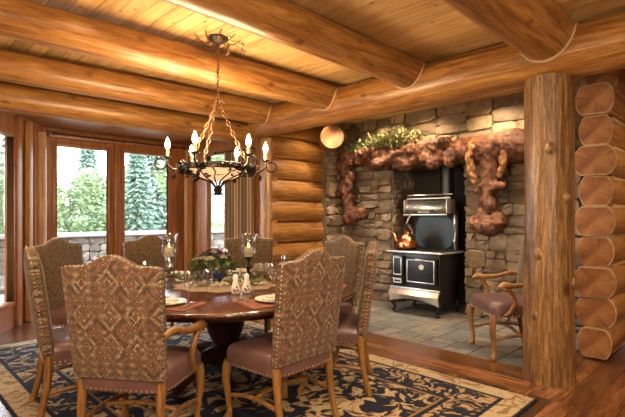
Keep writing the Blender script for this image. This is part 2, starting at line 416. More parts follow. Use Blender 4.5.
# slate hearth: irregular flags
def guillotine(x0, x1, y0, y1, mx, my, out, r):
    w, h = x1 - x0, y1 - y0
    if w > mx * r.uniform(.65, 1.25) or h > my * r.uniform(.65, 1.35):
        if w / mx > h / my * r.uniform(.8, 1.25):
            t = x0 + w * r.uniform(.36, .64); guillotine(x0, t, y0, y1, mx, my, out, r); guillotine(t, x1, y0, y1, mx, my, out, r)
        else:
            t = y0 + h * r.uniform(.36, .64); guillotine(x0, x1, y0, t, mx, my, out, r); guillotine(x0, x1, t, y1, mx, my, out, r)
    else: out.append((x0, x1, y0, y1))
sl = []; guillotine(XH, 6.6, 1.32, 5.2, .42, .42, sl, rnd)
m = MB()
for (a, b, c, d) in sl: m.box(((a + b) / 2, (c + d) / 2, -.008), (b - a - .012, d - c - .012, .02 + rnd.uniform(0, .006)), )
m.build('slate_hearth', M['slate'], fl, smooth=0, merge=False)

# ------------------------------------------------------------------ ceiling
m = MB()
x = -2.4
while x < 6.6:
    m.box((x + .07, 1.5, CEIL + .015), (.134, 9.2, .03)); x += .14
cl = struct(m.build('ceiling', M['ceil'], smooth=0, merge=False))
m = MB(); m.box((2.1, 1.5, CEIL + .06), (9.2, 9.4, .05)); m.build('ceiling_backing', M['mortar'], cl, smooth=0)
# bay soffit
m = MB(); y = 5.3
while y < 7.4: m.box((2.3, y + .07, 2.63), (4.4, .135, .02)); y += .14
bs = m.build('bay_soffit_boards', M['frame'], cl, smooth=0, merge=False)
m = MB(); m.box((2.3, 6.4, 2.67), (4.5, 2.2, .04)); m.build('bay_soffit_backing', M['frame'], cl, smooth=0)

# ------------------------------------------------------------------ logs
def line(a, b, n): a, b = Vector(a), Vector(b); return [a.lerp(b, i / n) for i in range(n + 1)]
def log(name, a, b, r0, r1, mat, parent=None, seg=24, jit=.05, n=16, endface=None):
    a, b = Vector(a), Vector(b); mb = MB(); nn = n
    pts = line((0, 0, 0), b - a, nn)
    rr = [r0 + (r1 - r0) * i / nn for i in range(nn + 1)]
    rr = [q * (1 + .03 * noise.noise(Vector((i * .6, r0 * 90, a.y)))) for i, q in enumerate(rr)]
    mb.tube(pts, rr, seg, True, jit, 2.2)
    ms = [mat]
    if endface: ms.append(M['end']); mb.fm[-1] = 1; mb.fm[-2] = 1
    o = mb.build(name, ms, parent, loc=a)
    if endface: ring_attr(o.data, Vector((0, 0, 0)), endface - 1, a.z * 3)
    return o
PA, PZ, PR = 4.03, 2.68, .205
purlin = log('log_girder', (PA, -1.5, PZ + .0), (PA, 5.12, PZ), .215, .195, M['log_y'], n=30)
tag(purlin, 'long honey log girder carrying the beam ends and resting on the thick post', 'beam')
m = MB()
up = log('upper_girder_log', (4.42, -1.5, 2.83), (4.42, 5.1, 2.83), .135, .135, M['log_y'], n=24)
tag(up, 'thinner log tucked under the ceiling behind the long girder', 'beam')
blab = ['thickest ceiling beam, at upper right, ending above the log post',
        'ceiling beam crossing top centre, just right of the chandelier canopy',
        'ceiling beam directly behind the chandelier chain, second from the windows',
        'ceiling beam nearest the bay windows, ending at the girder by the log wall']
BE = [(1.22, 2.795, .20, .195, .0), (2.50, 2.79, .158, .125, .0), (3.63, 2.77, .162, .118, .10), (4.80, 2.76, .16, .115, .11)]
for (by, bz, r, r0_, dz), lb in zip(BE, blab):
    o = log('ceiling_beam', (-2.2, by, bz - dz), (PA, by, bz), r0_, r, M['log_x'], n=24, jit=.03)
    tag(o, lb, 'beam', 'round log beams under the ceiling')
    # pale caulk line where the beam is coped onto the girder
    mb = MB(); pts = []
    for k in range(15, 40):
        th = math.radians(k * 9 + 45)
        th = math.radians(-200 + (k - 15) * 220 / 24)
        yy = by + (r + .004) * math.cos(th); zz = bz + (r + .004) * math.sin(th); q = PR ** 2 * 1.02 - (zz - PZ) ** 2
        if q < 0: continue
        pts.append((PA - math.sqrt(q) - .004 + 2.2, yy - by, zz - bz + dz))
    if len(pts) > 3:
        mb.tube(pts, .011, 6); mb.build('caulk_seam', M['chink'], o)
hd = log('bay_header_log', (-2.2, 5.27, 2.52), (3.98, 5.27, 2.55), .135, .15, M['log_x'], n=24, jit=.03)
tag(hd, 'log header spanning above the bay windows, lowest of the parallel logs', 'beam')

# the big post
P0 = W(236.5 / F * 3.75, 3.75)
mb = MB(); n = 60; seg = 84; vs = []; fs = []
for i in range(n + 1):
    z = 2.50 * i / n
    for k in range(seg):
        a = 2 * math.pi * k / seg
        r = .182 + .012 * (1 - z / 2.5) + .008 * max(0, 1 - z / .2) ** 2
        r *= 1 + .06 * noise.noise(Vector((math.cos(a) * 1.5, math.sin(a) * 1.5, z * .8))) + .035 * noise.noise(Vector((math.cos(a) * 4, math.sin(a) * 4, z * 1.1))) + .03 * noise.noise(Vector((math.cos(a) * 12, math.sin(a) * 12, z * 2)))
        vs.append((r * math.cos(a), r * math.sin(a), z))
for i in range(n):
    for k in range(seg): k2 = (k + 1) % seg; fs.append((i * seg + k, i * seg + k2, (i + 1) * seg + k2, (i + 1) * seg + k))
fs.append(tuple(range(seg))[::-1]); fs.append(tuple(n * seg + k for k in range(seg)))
mb.add(vs, fs)
for (px_, z, s_) in ((-.3, 1.05, .05), (.25, .82, .04), (-.15, 1.9, .045), (.1, 1.5, .035), (-.35, .55, .04)):
    dr = Vector((-1, -1, 0)).normalized(); sd = Vector((1, -1, 0)).normalized()
    q = (dr * math.cos(px_ * 3) + sd * math.sin(px_ * 3)) * (.196 - s_ * .72); mb.ball((q.x, q.y, z), s_, 14, 10, (1, 1, 1.25))
po = mb.build('log_post', M['post'], loc=(P0.x, P0.y, 0)); tag(po, 'thick peeled log post with knots, standing between rug and stacked log ends', 'post')
bp = log('bay_corner_post', (4.28, 5.20, 0), (4.28, 5.20, 2.50), .14, .135, M['log_z'], n=12); tag(bp, 'slimmer upright log post between the striped curtain and log wall', 'post')

# ------------------------------------------------------------------ log walls
def scribed(name, parent, a0, a1, axis, other, z, ph, rw, mats, seed, cap=True):
    """log of flattened-hexagon section lying along axis"""
    prof = []
    rr = random.Random(seed)
    K = 20
    for k in range(K):
        t = 2 * math.pi * k / K; c, s = math.cos(t), math.sin(t)
        zz = max(-ph / 2, min(ph / 2, s * ph * .66)); ww = rw * (1 - .38 * (abs(zz) / (ph / 2)) ** 2.2) * (1 if c >= 0 else -1)
        if abs(zz) >= ph / 2 - 1e-6: ww = rw * c * 1.05
        prof.append((ww, zz))
    n = 12; vs = []; fs = []
    for i in range(n + 1):
        t = (a1 - a0) * i / n
        for (w_, z_) in prof:
            w2 = w_ * (1 + .06 * noise.noise(Vector((t * 1.3, seed * 3.1, w_ * 4))))
            vs.append((t, w2, z_) if axis == 'x' else (w2, t, z_))
    for i in range(n):
        for k in range(K): k2 = (k + 1) % K; fs.append((i * K + k, i * K + k2, (i + 1) * K + k2, (i + 1) * K + k))
    fs.append(tuple(range(K))[::-1]); fs.append(tuple(n * K + k for k in range(K)))
    mb = MB(); mb.add(vs, fs); mb.fm[-1] = 1; mb.fm[-2] = 1
    loc = (a0, other, z) if axis == 'x' else (other, a0, z)
    o = mb.build(name, mats, parent, loc=loc, smooth=50); ring_attr(o.data, Vector((0, rr.uniform(-.03, .03), rr.uniform(-.03, .03))), 0 if axis == 'x' else 1, seed * 1.7)
    return o
wr = bpy.data.objects.new('wall_right', None); COL.objects.link(wr); struct(wr)
pitch = .287; spread = [.138, .165, .172, .146, .165, .138, .174, .136, .155, .14]
YB = 1.12
for i in range(10):
    z = .02 + pitch * (i + .5); st = 4.86 if i < 9 else 5.1
    st += (.04 if i % 2 else 0)
    h_ = min(pitch, 2.96 - (z - pitch / 2)) if i < 9 else pitch
    scribed('log', wr, st, 6.1, 'x', YB, z, pitch * .90, spread[i], [M['log_x'], M['end']], i + 1)
    mb = MB(); K = 26; pr = []
    for k in range(K):
        t = 2 * math.pi * k / K; zz = max(-pitch / 2, min(pitch / 2, math.sin(t) * pitch * .66)); c = math.cos(t)
        ww = spread[i] * 1.05 * (1 - .34 * (abs(zz) / (pitch / 2)) ** 2.2) * (1 if c >= 0 else -1)
        if abs(zz) >= pitch / 2 - 1e-6: ww = spread[i] * c * 1.12
        pr.append((ww * .99, zz * .985))
    vs = [(0, a, b) for a, b in pr] + [(.10, a * .90, b * .99) for a, b in pr]
    mb.add(vs, [tuple(range(K))[::-1], tuple(range(K, 2 * K))] + [(k, (k + 1) % K, (k + 1) % K + K, k + K) for k in range(K)])
    mb.build('caulk_seam', M['chink'], wr, loc=(st + .014, YB, z), smooth=0)
mb = MB(); mb.box((5.7, YB, 1.47), (1.0, .18, 2.9)); mb.build('wall_core', M['chink'], wr, smooth=0)

wb = bpy.data.objects.new('wall_back', None); COL.objects.link(wb); struct(wb)
pb = .315
for i in range(9):
    z = pb * (i + .5) + .01
    scribed('log', wb, 4.22, 5.55, 'x', 5.2, z, pb - .008, .175, [M['log_x'], M['end']], i + 31)
mb = MB(); mb.box((4.9, 5.26, 1.44), (1.3, .16, 2.86)); mb.build('wall_core', M['chink'], wb, smooth=0)
le = log('log_end', (5.02, 4.60, 2.56), (5.34, 4.95, 2.56), .175, .175, M['log_y'], wb, n=4, jit=.02, endface=2)
# log infill above header, and left log wall beside the bay
for i in range(9):
    z = pb * (i + .5) + .01
    scribed('log', wb, -2.3, .70, 'x', 5.42, z, pb - .008, .17, [M['log_x'], M['end']], i + 51)
mb = MB(); mb.box((.95, 5.46, 2.76), (6.4, .10, .34)); mb.build('header_wall', M['frame'], wb, smooth=0)

# ------------------------------------------------------------------ rear shell (behind the viewer)
def wall(name, c, d):
    mb = MB(); mb.box(c, d); return struct(mb.build(name, M['plaster'], smooth=0))
wall('wall_left', (-2.35, 1.3, 1.5), (.1, 8.2, 3.0)); wall('wall_front', (1.9, -2.85, 1.5), (8.6, .1, 3.0)); wall('wall_side', (6.15, -.9, 1.5), (.1, 3.9, 3.0))

# ------------------------------------------------------------------ bay windows
FA, FB = Vector((1.80, 7.2)), Vector((4.08, 7.2))
LE, RE = Vector((.62, 5.50)), Vector((4.22, 5.38))
ZT = 2.62
def facet(p, q, name_, panes, kind='window', idx=1, muntin=False):
    """wall slice from p to q (as seen, left to right); panes = [(s0, s1, z0, z1)] along it"""
    dv = (q - p); ln = dv.length; ang = math.atan2(dv.y, dv.x); outs = []
    wl = MB(); s = 0
    for (s0, s1, z0, z1) in panes:
        wl.box(((s + s0 - .06) / 2, .05, ZT / 2), (s0 - .06 - s, .12, ZT)); wl.box(((s0 + s1) / 2, .05, (z1 + .06 + ZT) / 2), (s1 - s0 + .12, .12, ZT - z1 - .06))
        if z0 > .13: wl.box(((s0 + s1) / 2, .05, (z0 - .06) / 2), (s1 - s0 + .12, .12, z0 - .06))
        s = s1 + .06
    wl.box(((s + ln) / 2, .05, ZT / 2), (ln - s, .12, ZT))
    wl.build(name_, M['frame'], wb, loc=(p.x, p.y, 0), rotz=ang, smooth=0)
    for (s0, s1, z0, z1) in panes:
        w_ = bpy.data.objects.new('%s_%d' % (kind, idx), None); COL.objects.link(w_); struct(w_); w_.location = (p.x, p.y, 0); w_.rotation_euler = (0, 0, ang); idx += 1
        f = MB(); t = .06
        for c, d in ((((s0 - t / 2), .02, (z0 + z1) / 2), (t, .09, z1 - z0 + 2 * t)), (((s1 + t / 2), .02, (z0 + z1) / 2), (t, .09, z1 - z0 + 2 * t)), (((s0 + s1) / 2, .02, z1 + t / 2), (s1 - s0, .09, t)), (((s0 + s1) / 2, .02, z0 - t / 2), (s1 - s0, .09, t))):
            f.rbox(c, d, .008, 1)
        f.build('window_frame' if kind == 'window' else 'door_frame', M['frame'], w_)
        g = MB(); g.box(((s0 + s1) / 2, .03, (z0 + z1) / 2), (s1 - s0, .008, z1 - z0)); g.build('glass_pane', M['pane'], w_, smooth=0)
        # portal outside the glass
        li = bpy.data.lights.new('daylight_portal', 'AREA'); li.shape = 'RECTANGLE'; li.size = s1 - s0; li.size_y = z1 - z0; li.cycles.is_portal = True
        lo = bpy.data.objects.new('daylight_portal', li); COL.objects.link(lo)
        cpt = Vector((p.x, p.y, 0)) + Matrix.Rotation(ang, 3, 'Z') @ Vector(((s0 + s1) / 2, .16, (z0 + z1) / 2)); lo.location = cpt
        nr = Matrix.Rotation(ang, 3, 'Z') @ Vector((0, -1, 0)); lo.rotation_euler = nr.to_track_quat('-Z', 'Y').to_euler()
        outs.append(w_)
    return idx
ix = facet(FA, FB, 'window_wall', [(1.985 - 1.80, 2.695 - 1.80, .30, 2.37), (2.956 - 1.80, 3.70 - 1.80, .30, 2.37)], idx=1)
rl = (RE - FB).length
ix = facet(FB, RE, 'window_wall', [(rl * .32, rl * .74, .30, 2.37)], idx=3)
ll = (FA - LE).length
facet(LE, FA, 'window_wall', [(.12, ll - .90, .32, 2.32)], 'door', 1)
# upright trim pieces at bay corners
_u = (LE - FA).normalized(); _n = Vector((-_u.y, _u.x)) * (1 if Vector((-_u.y, _u.x)).dot(Vector((1, -1))) > 0 else -1)
for k_, (s_, w_, o_, m_) in enumerate(((.30, .16, .02, 'frame'), (.56, .10, .05, 'trimwood'), (.80, .12, .015, 'frame'))):
    c_ = FA + _u * s_ + _n * o_; t1 = MB(); t1.rbox((0, 0, 1.29), (w_, .07, 2.58), .015, 2); struct(t1.build('trim_%d' % (5 + k_), M[m_], loc=(c_.x, c_.y, 0), rotz=math.atan2(_u.y, _u.x)))
t1 = MB(); t1.tube(line((0, 0, 0), (0, 0, 2.5), 8), .075, 14, True, .04); t = t1.build('trim_1', M['trimwood'], loc=(1.72, 6.98, 0)); struct(t)
t1 = MB(); t1.rbox((0, 0, 1.25), (.13, .10, 2.5), .02, 2); t = t1.build('trim_2', M['trimwood'], loc=(4.0, 7.05, 0)); struct(t)
t1 = MB(); t1.rbox((0, 0, 1.25), (.09, .06, 2.5), .01, 1); t = t1.build('trim_3', M['frame'], loc=(2.825, 7.16, 0)); struct(t)
# head trim boards
t1 = MB(); t1.rbox((2.93, 7.15, 2.53), (2.15, .05, .10), .01, 1); t = t1.build('trim_4', M['frame']); struct(t)
# drapery rod along the centre bay
rod = thing('curtain_rod', 'thin iron curtain rod running across above the two centre bay windows', 'curtain rod', (2.9, 7.02, 2.52))
mb = MB(); mb.tube([(-1.0, 0, 0), (1.0, 0, 0)], .012, 8); mb.build('rod', M['iron'], rod)
for sx in (-1.0, 1.0): mb = MB(); mb.ball((sx, 0, 0), .025); mb.build('finial', M['iron'], rod)
for sx in (-.85, 0, .85): mb = MB(); mb.tube([(sx, 0, 0), (sx, .18, .0)], .008, 6); mb.build('bracket', M['iron'], rod)

# curtain
mb = MB(); nu = 90; nv = 14; A = Vector((4.05, 5.98)); B = Vector((4.13, 5.36)); vs = []; uvs = []
dv = (B - A); nrm = Vector((-dv.y, dv.x)).normalized() * -1
for j in range(nv + 1):
    tz = j / nv; z = .03 + 2.33 * tz
    for i in range(nu + 1):
        s = i / nu; sq = 1 - .12 * math.sin(math.pi * min(1, tz * 1.0)) * 0
        off = .035 * math.sin(s * 2 * math.pi * 7 + .3 * math.sin(tz * 3)) * (1.1 - .35 * tz)
        p = A + dv * s + nrm * (off + .02); vs.append((p.x - A.x, p.y - A.y, z))
fs = [(j * (nu + 1) + i, j * (nu + 1) + i + 1, (j + 1) * (nu + 1) + i + 1, (j + 1) * (nu + 1) + i) for j in range(nv) for i in range(nu)]
mb.add(vs, fs)
cur = mb.build('curtain', M['drape'], loc=(A.x, A.y, 0), merge=False)
uvl = cur.data.uv_layers.new(name='UVMap')
for lp in cur.data.loops:
    k = lp.vertex_index; uvl.data[lp.index].uv = ((k % (nu + 1)) / nu, (k // (nu + 1)) / nv)
sm = cur.modifiers.new('thick', 'SOLIDIFY'); sm.thickness = .006
tag(cur, 'brown striped floor length curtain gathered beside the right bay window', 'curtain')
mb = MB(); vv = dv.normalized(); mb.tube([(-.25 * vv.x, -.25 * vv.y, 2.37), (dv.x + .0, dv.y, 2.37)], .014, 8); mb.ball((-.25 * vv.x, -.25 * vv.y, 2.37), .028)
r2 = mb.build('curtain_rod', M['iron'], loc=(A.x, A.y, 0)); tag(r2, 'short iron curtain rod holding the brown striped curtain', 'curtain rod')

# ------------------------------------------------------------------ stone fireplace wall
WS = 5.9; OB0, OB1, OZ = 2.89, 4.12, 2.10
def stones(mb, rects, place, r, mx=.40, my=.20):
    for (u0, u1, z0, z1) in rects:
        out = []; guillotine(u0, u1, z0, z1, mx, my, out, r)
        for (a, b, c, d) in out:
            g = .005; dep = r.uniform(.015, .07); j = lambda: r.uniform(-.022, .022)
            cs = [(a + g, c + g), (b - g, c + g), (b - g, d - g), (a + g, d - g)]
            # eight-sided outline, jittered
            ring = []
            for k in range(4):
                p, q = cs[k], cs[(k + 1) % 4]; e = .16
                ring.append((p[0] + (q[0] - p[0]) * e + j() * .6, p[1] + (q[1] - p[1]) * e + j() * .6)); ring.append((p[0] + (q[0] - p[0]) * (1 - e) + j() * .6, p[1] + (q[1] - p[1]) * (1 - e) + j() * .6))
            cu, cz = (a + b) / 2, (c + d) / 2; n = len(ring)
            inn = [(cu + (x_ - cu) * .90, cz + (y_ - cz) * .86) for x_, y_ in ring]
            vs = [place(x_, y_, 0) for x_, y_ in ring] + [place(x_, y_, dep * .75) for x_, y_ in ring] + [place(x_, y_, dep + j() * .8) for x_, y_ in inn] + [place(cu, cz, dep + .006 + j() * .5)]
            fs = [(k, (k + 1) % n, n + (k + 1) % n, n + k) for k in range(n)] + [(n + k, n + (k + 1) % n, 2 * n + (k + 1) % n, 2 * n + k) for k in range(n)] + [(2 * n + k, 2 * n + (k + 1) % n, 3 * n) for k in range(n)]
            mb.add(vs, fs)
rs = random.Random(21)
fw = bpy.data.objects.new('wall_fireplace', None); COL.objects.link(fw); struct(fw)
mb = MB(); stones(mb, [(1.25, OB0, 0, OZ), (OB1, 5.2, 0, OZ)], lambda u, z, t: (WS - t, u, z), rs, .36, .21); stones(mb, [(1.25, 5.2, OZ, 2.96)], lambda u, z, t: (WS - t, u, z), rs, .52, .30)
stones(mb, [(5.30, 5.9, 0, 2.96)], lambda u, z, t: (u, 5.0 - t, z), rs)
stones(mb, [(WS, 6.45, 0, OZ)], lambda u, z, t: (u, OB1 - t + .02, z), rs, .3); stones(mb, [(WS, 6.45, 0, OZ)], lambda u, z, t: (u, OB0 + t - .02, z), rs, .3)
mb.build('stone_facing', M['stone'], fw, smooth=25)
mb = MB(); mb.box((6.2, (1.25 + OB0) / 2, 1.48), (.6, OB0 - 1.25, 2.96)); mb.box((6.2, (OB1 + 5.2) / 2, 1.48), (.6, 5.2 - OB1 + .04, 2.96)); mb.box((6.2, (OB0 + OB1) / 2, (OZ + 2.96) / 2), (.6, OB1 - OB0, 2.96 - OZ)); mb.box((5.6, 5.1, 1.48), (.62, .2, 2.96))
mb.build('mortar_core', M['mortar'], fw, smooth=0)
mb = MB(); mb.box((6.52, (OB0 + OB1) / 2, 1.05), (.05, OB1 - OB0 + .1, 2.2)); mb.build('firebox_back', M['soot'], fw, smooth=0)

# ------------------------------------------------------------------ gnarled mantel
def blob(name, parts, mat, parent, loc, voxel=.022, disp=.05, dsc=.12):
    mb = MB()
    for p in parts:
        if p[0] == 's': mb.ball(p[1], p[2], 14, 9, p[3] if len(p) > 3 else (1, 1, 1))
        else: mb.tube(p[1], p[2], 12)
    o = mb.build(name, mat, parent, loc=loc, merge=True)
    r = o.modifiers.new('remesh', 'REMESH'); r.mode = 'VOXEL'; r.voxel_size = voxel; r.use_smooth_shade = True
    s = o.modifiers.new('sm', 'SMOOTH'); s.iterations = 3
    tx = bpy.data.textures.new(name + '_tex', 'CLOUDS'); tx.noise_scale = dsc; tx.noise_depth = 3
    d = o.modifiers.new('d', 'DISPLACE'); d.texture = tx; d.strength = disp; d.mid_level = .5; d.texture_coords = 'LOCAL'
    t2 = bpy.data.textures.new(name + '_fine', 'CLOUDS'); t2.noise_scale = .045; t2.noise_depth = 2
    d = o.modifiers.new('d2', 'DISPLACE'); d.texture = t2; d.strength = .035; d.mid_level = .5; d.texture_coords = 'LOCAL'
    return o
MX = 5.62
mt = thing('burl_mantel', 'gnarled polished burl wood mantel over the stove, with root legs hanging at both ends', 'mantel', (MX, 3.4, 2.2))
rb = random.Random(5)
def Lp(b, z, a=0): return (a, b - 3.4, z - 2.2)
parts = [('t', [Lp(1.75, 2.21), Lp(2.2, 2.21), Lp(2.6, 2.22), Lp(3.05, 2.24, .02), Lp(3.4, 2.24, .05)], [.20, .205, .185, .14, .06]), ('s', Lp(2.15, 2.25, -.07), .17, (1, 1.6, 1)), ('s', Lp(2.75, 2.2, -.05), .14, (1, 1.5, 1))]
blob('mantel_log', parts, M['burl'], mt, (0, 0, 0), disp=.03, dsc=.3)
parts = [('t', [Lp(2.9, 2.20, .02), Lp(3.5, 2.24), Lp(4.1, 2.27), Lp(4.75, 2.32)], [.10, .12, .13, .13])]
for k in range(34):
    b_ = rb.uniform(2.9, 4.8); parts.append(('s', Lp(b_, 2.25 + rb.uniform(-.13, .12), rb.uniform(-.16, .05)), rb.uniform(.045, .12), (1, rb.uniform(.7, 1.7), rb.uniform(.6, 1.3))))
for b_, z_ in ((3.2, 2.10), (3.28, 2.17), (3.6, 2.12), (4.0, 2.15)): parts.append(('s', Lp(b_, z_, -.1), .10))
blob('burl_shelf', parts, M['burl'], mt, (0, 0, 0), disp=.09, dsc=.09)
# left leg
parts = []
pth = [Lp(4.80, 2.34, -.02), Lp(4.84, 2.15, -.06), Lp(4.78, 1.98, -.02), Lp(4.86, 1.80, -.05), Lp(4.76, 1.65, -.04), Lp(4.72, 1.48, -.05), Lp(4.74, 1.34, -.05)]
parts.append(('t', pth, [.15, .13, .10, .12, .11, .085, .08])); 
for k in range(16):
    z_ = rb.uniform(1.55, 2.3); parts.append(('s', Lp(4.80 + rb.uniform(-.13, .13), z_, rb.uniform(-.12, .02)), rb.uniform(.04, .085)))
parts += [('s', Lp(4.60, 1.38, -.05), .13), ('s', Lp(4.72, 1.33, -.04), .12), ('s', Lp(4.46, 1.40, -.04), .10)]
blob('left_root_leg', parts, M['burl'], mt, (0, 0, 0), disp=.06)
# right leg
c = 2.42
parts = [('t', [Lp(c + .16, 2.26, -.14), Lp(c + .22, 2.12, -.16), Lp(c + .21, 1.92, -.12), Lp(c + .17, 1.78, -.08)], [.05, .055, .05, .04]),
         ('t', [Lp(c - .20, 2.30, -.14), Lp(c - .22, 2.14, -.16), Lp(c - .19, 1.96, -.12), Lp(c - .12, 1.84, -.08)], [.045, .05, .045, .035]),
         ] ; blob('pale_root_prongs', parts, M['palewood'], mt, (0, 0, 0), voxel=.016, disp=.03, dsc=.08)
parts = [('t', [Lp(c, 2.2, -.06), Lp(c - .01, 2.0, -.05), Lp(c, 1.8, -.05), Lp(c + .02, 1.62, -.05), Lp(c + .08, 1.45, -.06), Lp(c + .05, 1.30, -.05)], [.11, .12, .11, .09, .085, .12]),
         ('s', Lp(c + .02, 1.24, -.05), .15, (1, 1.35, .9)), ('s', Lp(c - .10, 1.30, -.05), .12), ('s', Lp(c + .17, 1.27, -.05), .11), ('s', Lp(c - .02, 1.5, -.08), .10)]
for k in range(9): parts.append(('s', Lp(c + rb.uniform(-.17, .17), rb.uniform(1.62, 1.82), rb.uniform(-.14, -.02)), rb.uniform(.03, .06)))
blob('right_root_leg', parts, M['burl'], mt, (0, 0, 0), disp=.05)
# greenery lying on the mantel
mb = MB(); mb.mi = 0
rg = random.Random(3)
def tuft(mb, c, n, ln, w, spread=1.0, upb=.4, ys=1.0):
    for _ in range(n):
        d = Vector((rg.gauss(0, 1), rg.gauss(0, 1) * ys, rg.gauss(0, .8) + upb)).normalized()
        p = Vector(c) + Vector((rg.gauss(0, .035), rg.gauss(0, .05), rg.gauss(0, .03))) * spread; mb.leaf(p, d, (rg.random(), rg.random(), 1), ln * rg.uniform(.6, 1.2), w * rg.uniform(.7, 1.2))
gar = thing('greenery_garland', 'loose garland of green and dried yellow foliage lying on the burl mantel', 'garland', (MX - .06, 4.1, 2.40))
for nm, mi, s0, s1, n_, zo in (('dark_leaves', 'leaf_m', -.45, .62, 46, 0.02), ('dried_leaves', 'leaf_y', -.70, .15, 26, .07), ('deep_green_leaves', 'leaf_d', -.35, .66, 30, 0.0)):  # three leaf colours: olive, dried yellow and dark green
    mb = MB()
    for k in range(n_):
        y = rg.uniform(s0, s1); h = .10 if -.5 < y < 0 else .03; tuft(mb, (rg.gauss(0, .07), y, zo + rg.uniform(0, h)), 16, .085 if mi != 'leaf_y' else .14, .028, 1, .5)
    mb.build(nm, M[mi], gar, smooth=0, merge=False)
for k in range(14):
    mb = MB(); y = rg.uniform(-.55, .5); mb.tube([(0, y, -.03), (rg.uniform(-.1, .02), y + rg.uniform(-.15, .15), rg.uniform(.05, .2))], .004, 5); mb.build('twig', M['bark'], gar)

# ------------------------------------------------------------------ cook stove
SX, SY0, SY1 = 5.36, 2.99, 3.80; SW = SY1 - SY0; SM = (SY0 + SY1) / 2
st = thing('cook_stove', 'black cast iron wood cookstove with nickel trim standing in the stone alcove', 'stove', (SX, SM, 0.005))
def sp(name, mat, fn, **k): mb = MB(); fn(mb); return mb.build(name, M[mat], st_parent[0], **k)
st_parent = [st]
h = SW / 2
sp('body', 'castiron', lambda b: b.rbox((.32, 0, .51), (.54, SW - .06, .66), .015))
sp('cooktop', 'castiron', lambda b: b.rbox((.31, 0, .855), (.64, SW + .02, .04), .012))
sp('cooktop_rail', 'nickel', lambda b: (b.rbox((-.02, 0, .855), (.025, SW + .04, .028), .01), b.rbox((.31, -h - .02, .855), (.64, .018, .026), .008), b.rbox((.31, h + .02, .855), (.64, .018, .026), .008)))
# skirt: curved nickel apron
def skirt(b):
    n = 20
    for zz0, zz1 in ((.30, .26),):
        vs = []
        for i in range(n + 1):
            y = -h + .02 + (SW - .04) * i / n; u = abs(2 * i / n - 1)
            vs += [(.0 - .02 * (1 - u * u), y, .335), (-.04 - .04 * (1 - u * u), y, .27), (-.01, y, .15 + .06 * (1 - u ** 2))]
        for k in range(len(vs)): pass
        v2 = [(x_ + .02, y_, z_) for x_, y_, z_ in vs]; o = b.add(vs + v2, []); m_ = len(vs); fs = []
        for i in range(n):
            a = i * 3
            for q in (0, 1): fs += [(a + q, a + q + 1, a + q + 4, a + q + 3), (m_ + a + q, m_ + a + q + 3, m_ + a + q + 4, m_ + a + q + 1)]
        fs += [(0, 1, m_ + 1, m_), (1, 2, m_ + 2, m_ + 1)]
        for f in fs: b.f.append(tuple(o + q for q in f)); b.fm.append(0)
sp('nickel_skirt', 'nickel', skirt)
sp('skirt_band', 'nickel', lambda b: b.rbox((.02, 0, .345), (.03, SW - .03, .035), .01))
for sx in (.05, .57):
    for sy in (-1, 1):
        def leg(b, sx=sx, sy=sy): b.tube([(sx, sy * (h - .07), .24), (sx - .02, sy * (h - .03), .15), (sx, sy * (h - .07), .06), (sx - .02, sy * (h - .05), .012)], [.045, .035, .02, .03], 10)
        sp('leg', 'castiron', leg)
# doors on front (camera sees front at -x)
def door(name, y0, y1, z0, z1):
    d = sp(name, 'castiron', lambda b: b.rbox((.015, (y0 + y1) / 2, (z0 + z1) / 2), (.035, y1 - y0, z1 - z0), .01))
    st_parent[0] = d
    def fr(b):
        t = .014
        for c_, s_ in (((-.005, (y0 + y1) / 2, z1 - .03), (.01, y1 - y0 - .05, t)), ((-.005, (y0 + y1) / 2, z0 + .03), (.01, y1 - y0 - .05, t)), ((-.005, y0 + .03, (z0 + z1) / 2), (.01, t, z1 - z0 - .06)), ((-.005, y1 - .03, (z0 + z1) / 2), (.01, t, z1 - z0 - .06))): b.rbox(c_, s_, .004, 1)
    sp('door_trim', 'nickel', fr)
    sp('handle', 'nickel', lambda b: b.tube([(-.0, (y0 + y1) / 2 - .06, z1 - .012), (-.045, (y0 + y1) / 2 - .05, z1 - .012), (-.045, (y0 + y1) / 2 + .05, z1 - .012), (0, (y0 + y1) / 2 + .06, z1 - .012)], .008, 8))
    return d
od = door('oven_door', -h + .06, .13, .42, .78); st_parent[0] = od
sp('oven_thermometer', 'porcelain', lambda b: b.tube([(.0, -.13, .66), (-.02, -.13, .66)], .035, 18)); st_parent[0] = st
door('firebox_door', .17, h - .05, .50, .80); st_parent[0] = st
door('ash_door', .17, h - .05, .39, .49); st_parent[0] = st
# high back with warming cabinet
def shell(b):
    n = 28; vs = []
    for t in (0, .02):
        vs.append((.55 + t, 0, 1.10))
        for k in range(n):
            a = 2 * math.pi * k / n; vs.append((.55 + t, math.copysign(abs(math.cos(a)) ** .6, math.cos(a)) * .31, 1.12 + math.copysign(abs(math.sin(a)) ** .7, math.sin(a)) * .25))
    fs = []
    for k in range(n): k2 = (k + 1) % n; fs += [(0, 1 + k, 1 + k2), (n + 1, n + 2 + k2, n + 2 + k), (1 + k, n + 2 + k, n + 2 + k2, 1 + k2)]
    b.add(vs, fs)
sp('splash_panel', 'castiron', lambda b: b.rbox((.59, 0, 1.13), (.03, SW - .10, .52), .01))
sp('blue_steel_backplate', 'enamel', shell)
def cab(b):
    n = 10; vs = []
    pr = [(.60, 1.36), (.60, 1.60), (.40, 1.60)] + [(.40 - .13 * math.sin(math.pi * .5 * k / n * 1.0), 1.60 - .24 * (k / n) + 0) for k in range(1, n)] + [(.30, 1.36)]
    K = len(pr)
    for y in (-.335, .335): vs += [(x_, y, z_) for x_, z_ in pr]
    b.add(vs, [tuple(range(K)), tuple(range(K, 2 * K))[::-1]] + [(k, (k + 1) % K, (k + 1) % K + K, k + K) for k in range(K)])
sp('warming_cabinet', 'greysteel', cab)
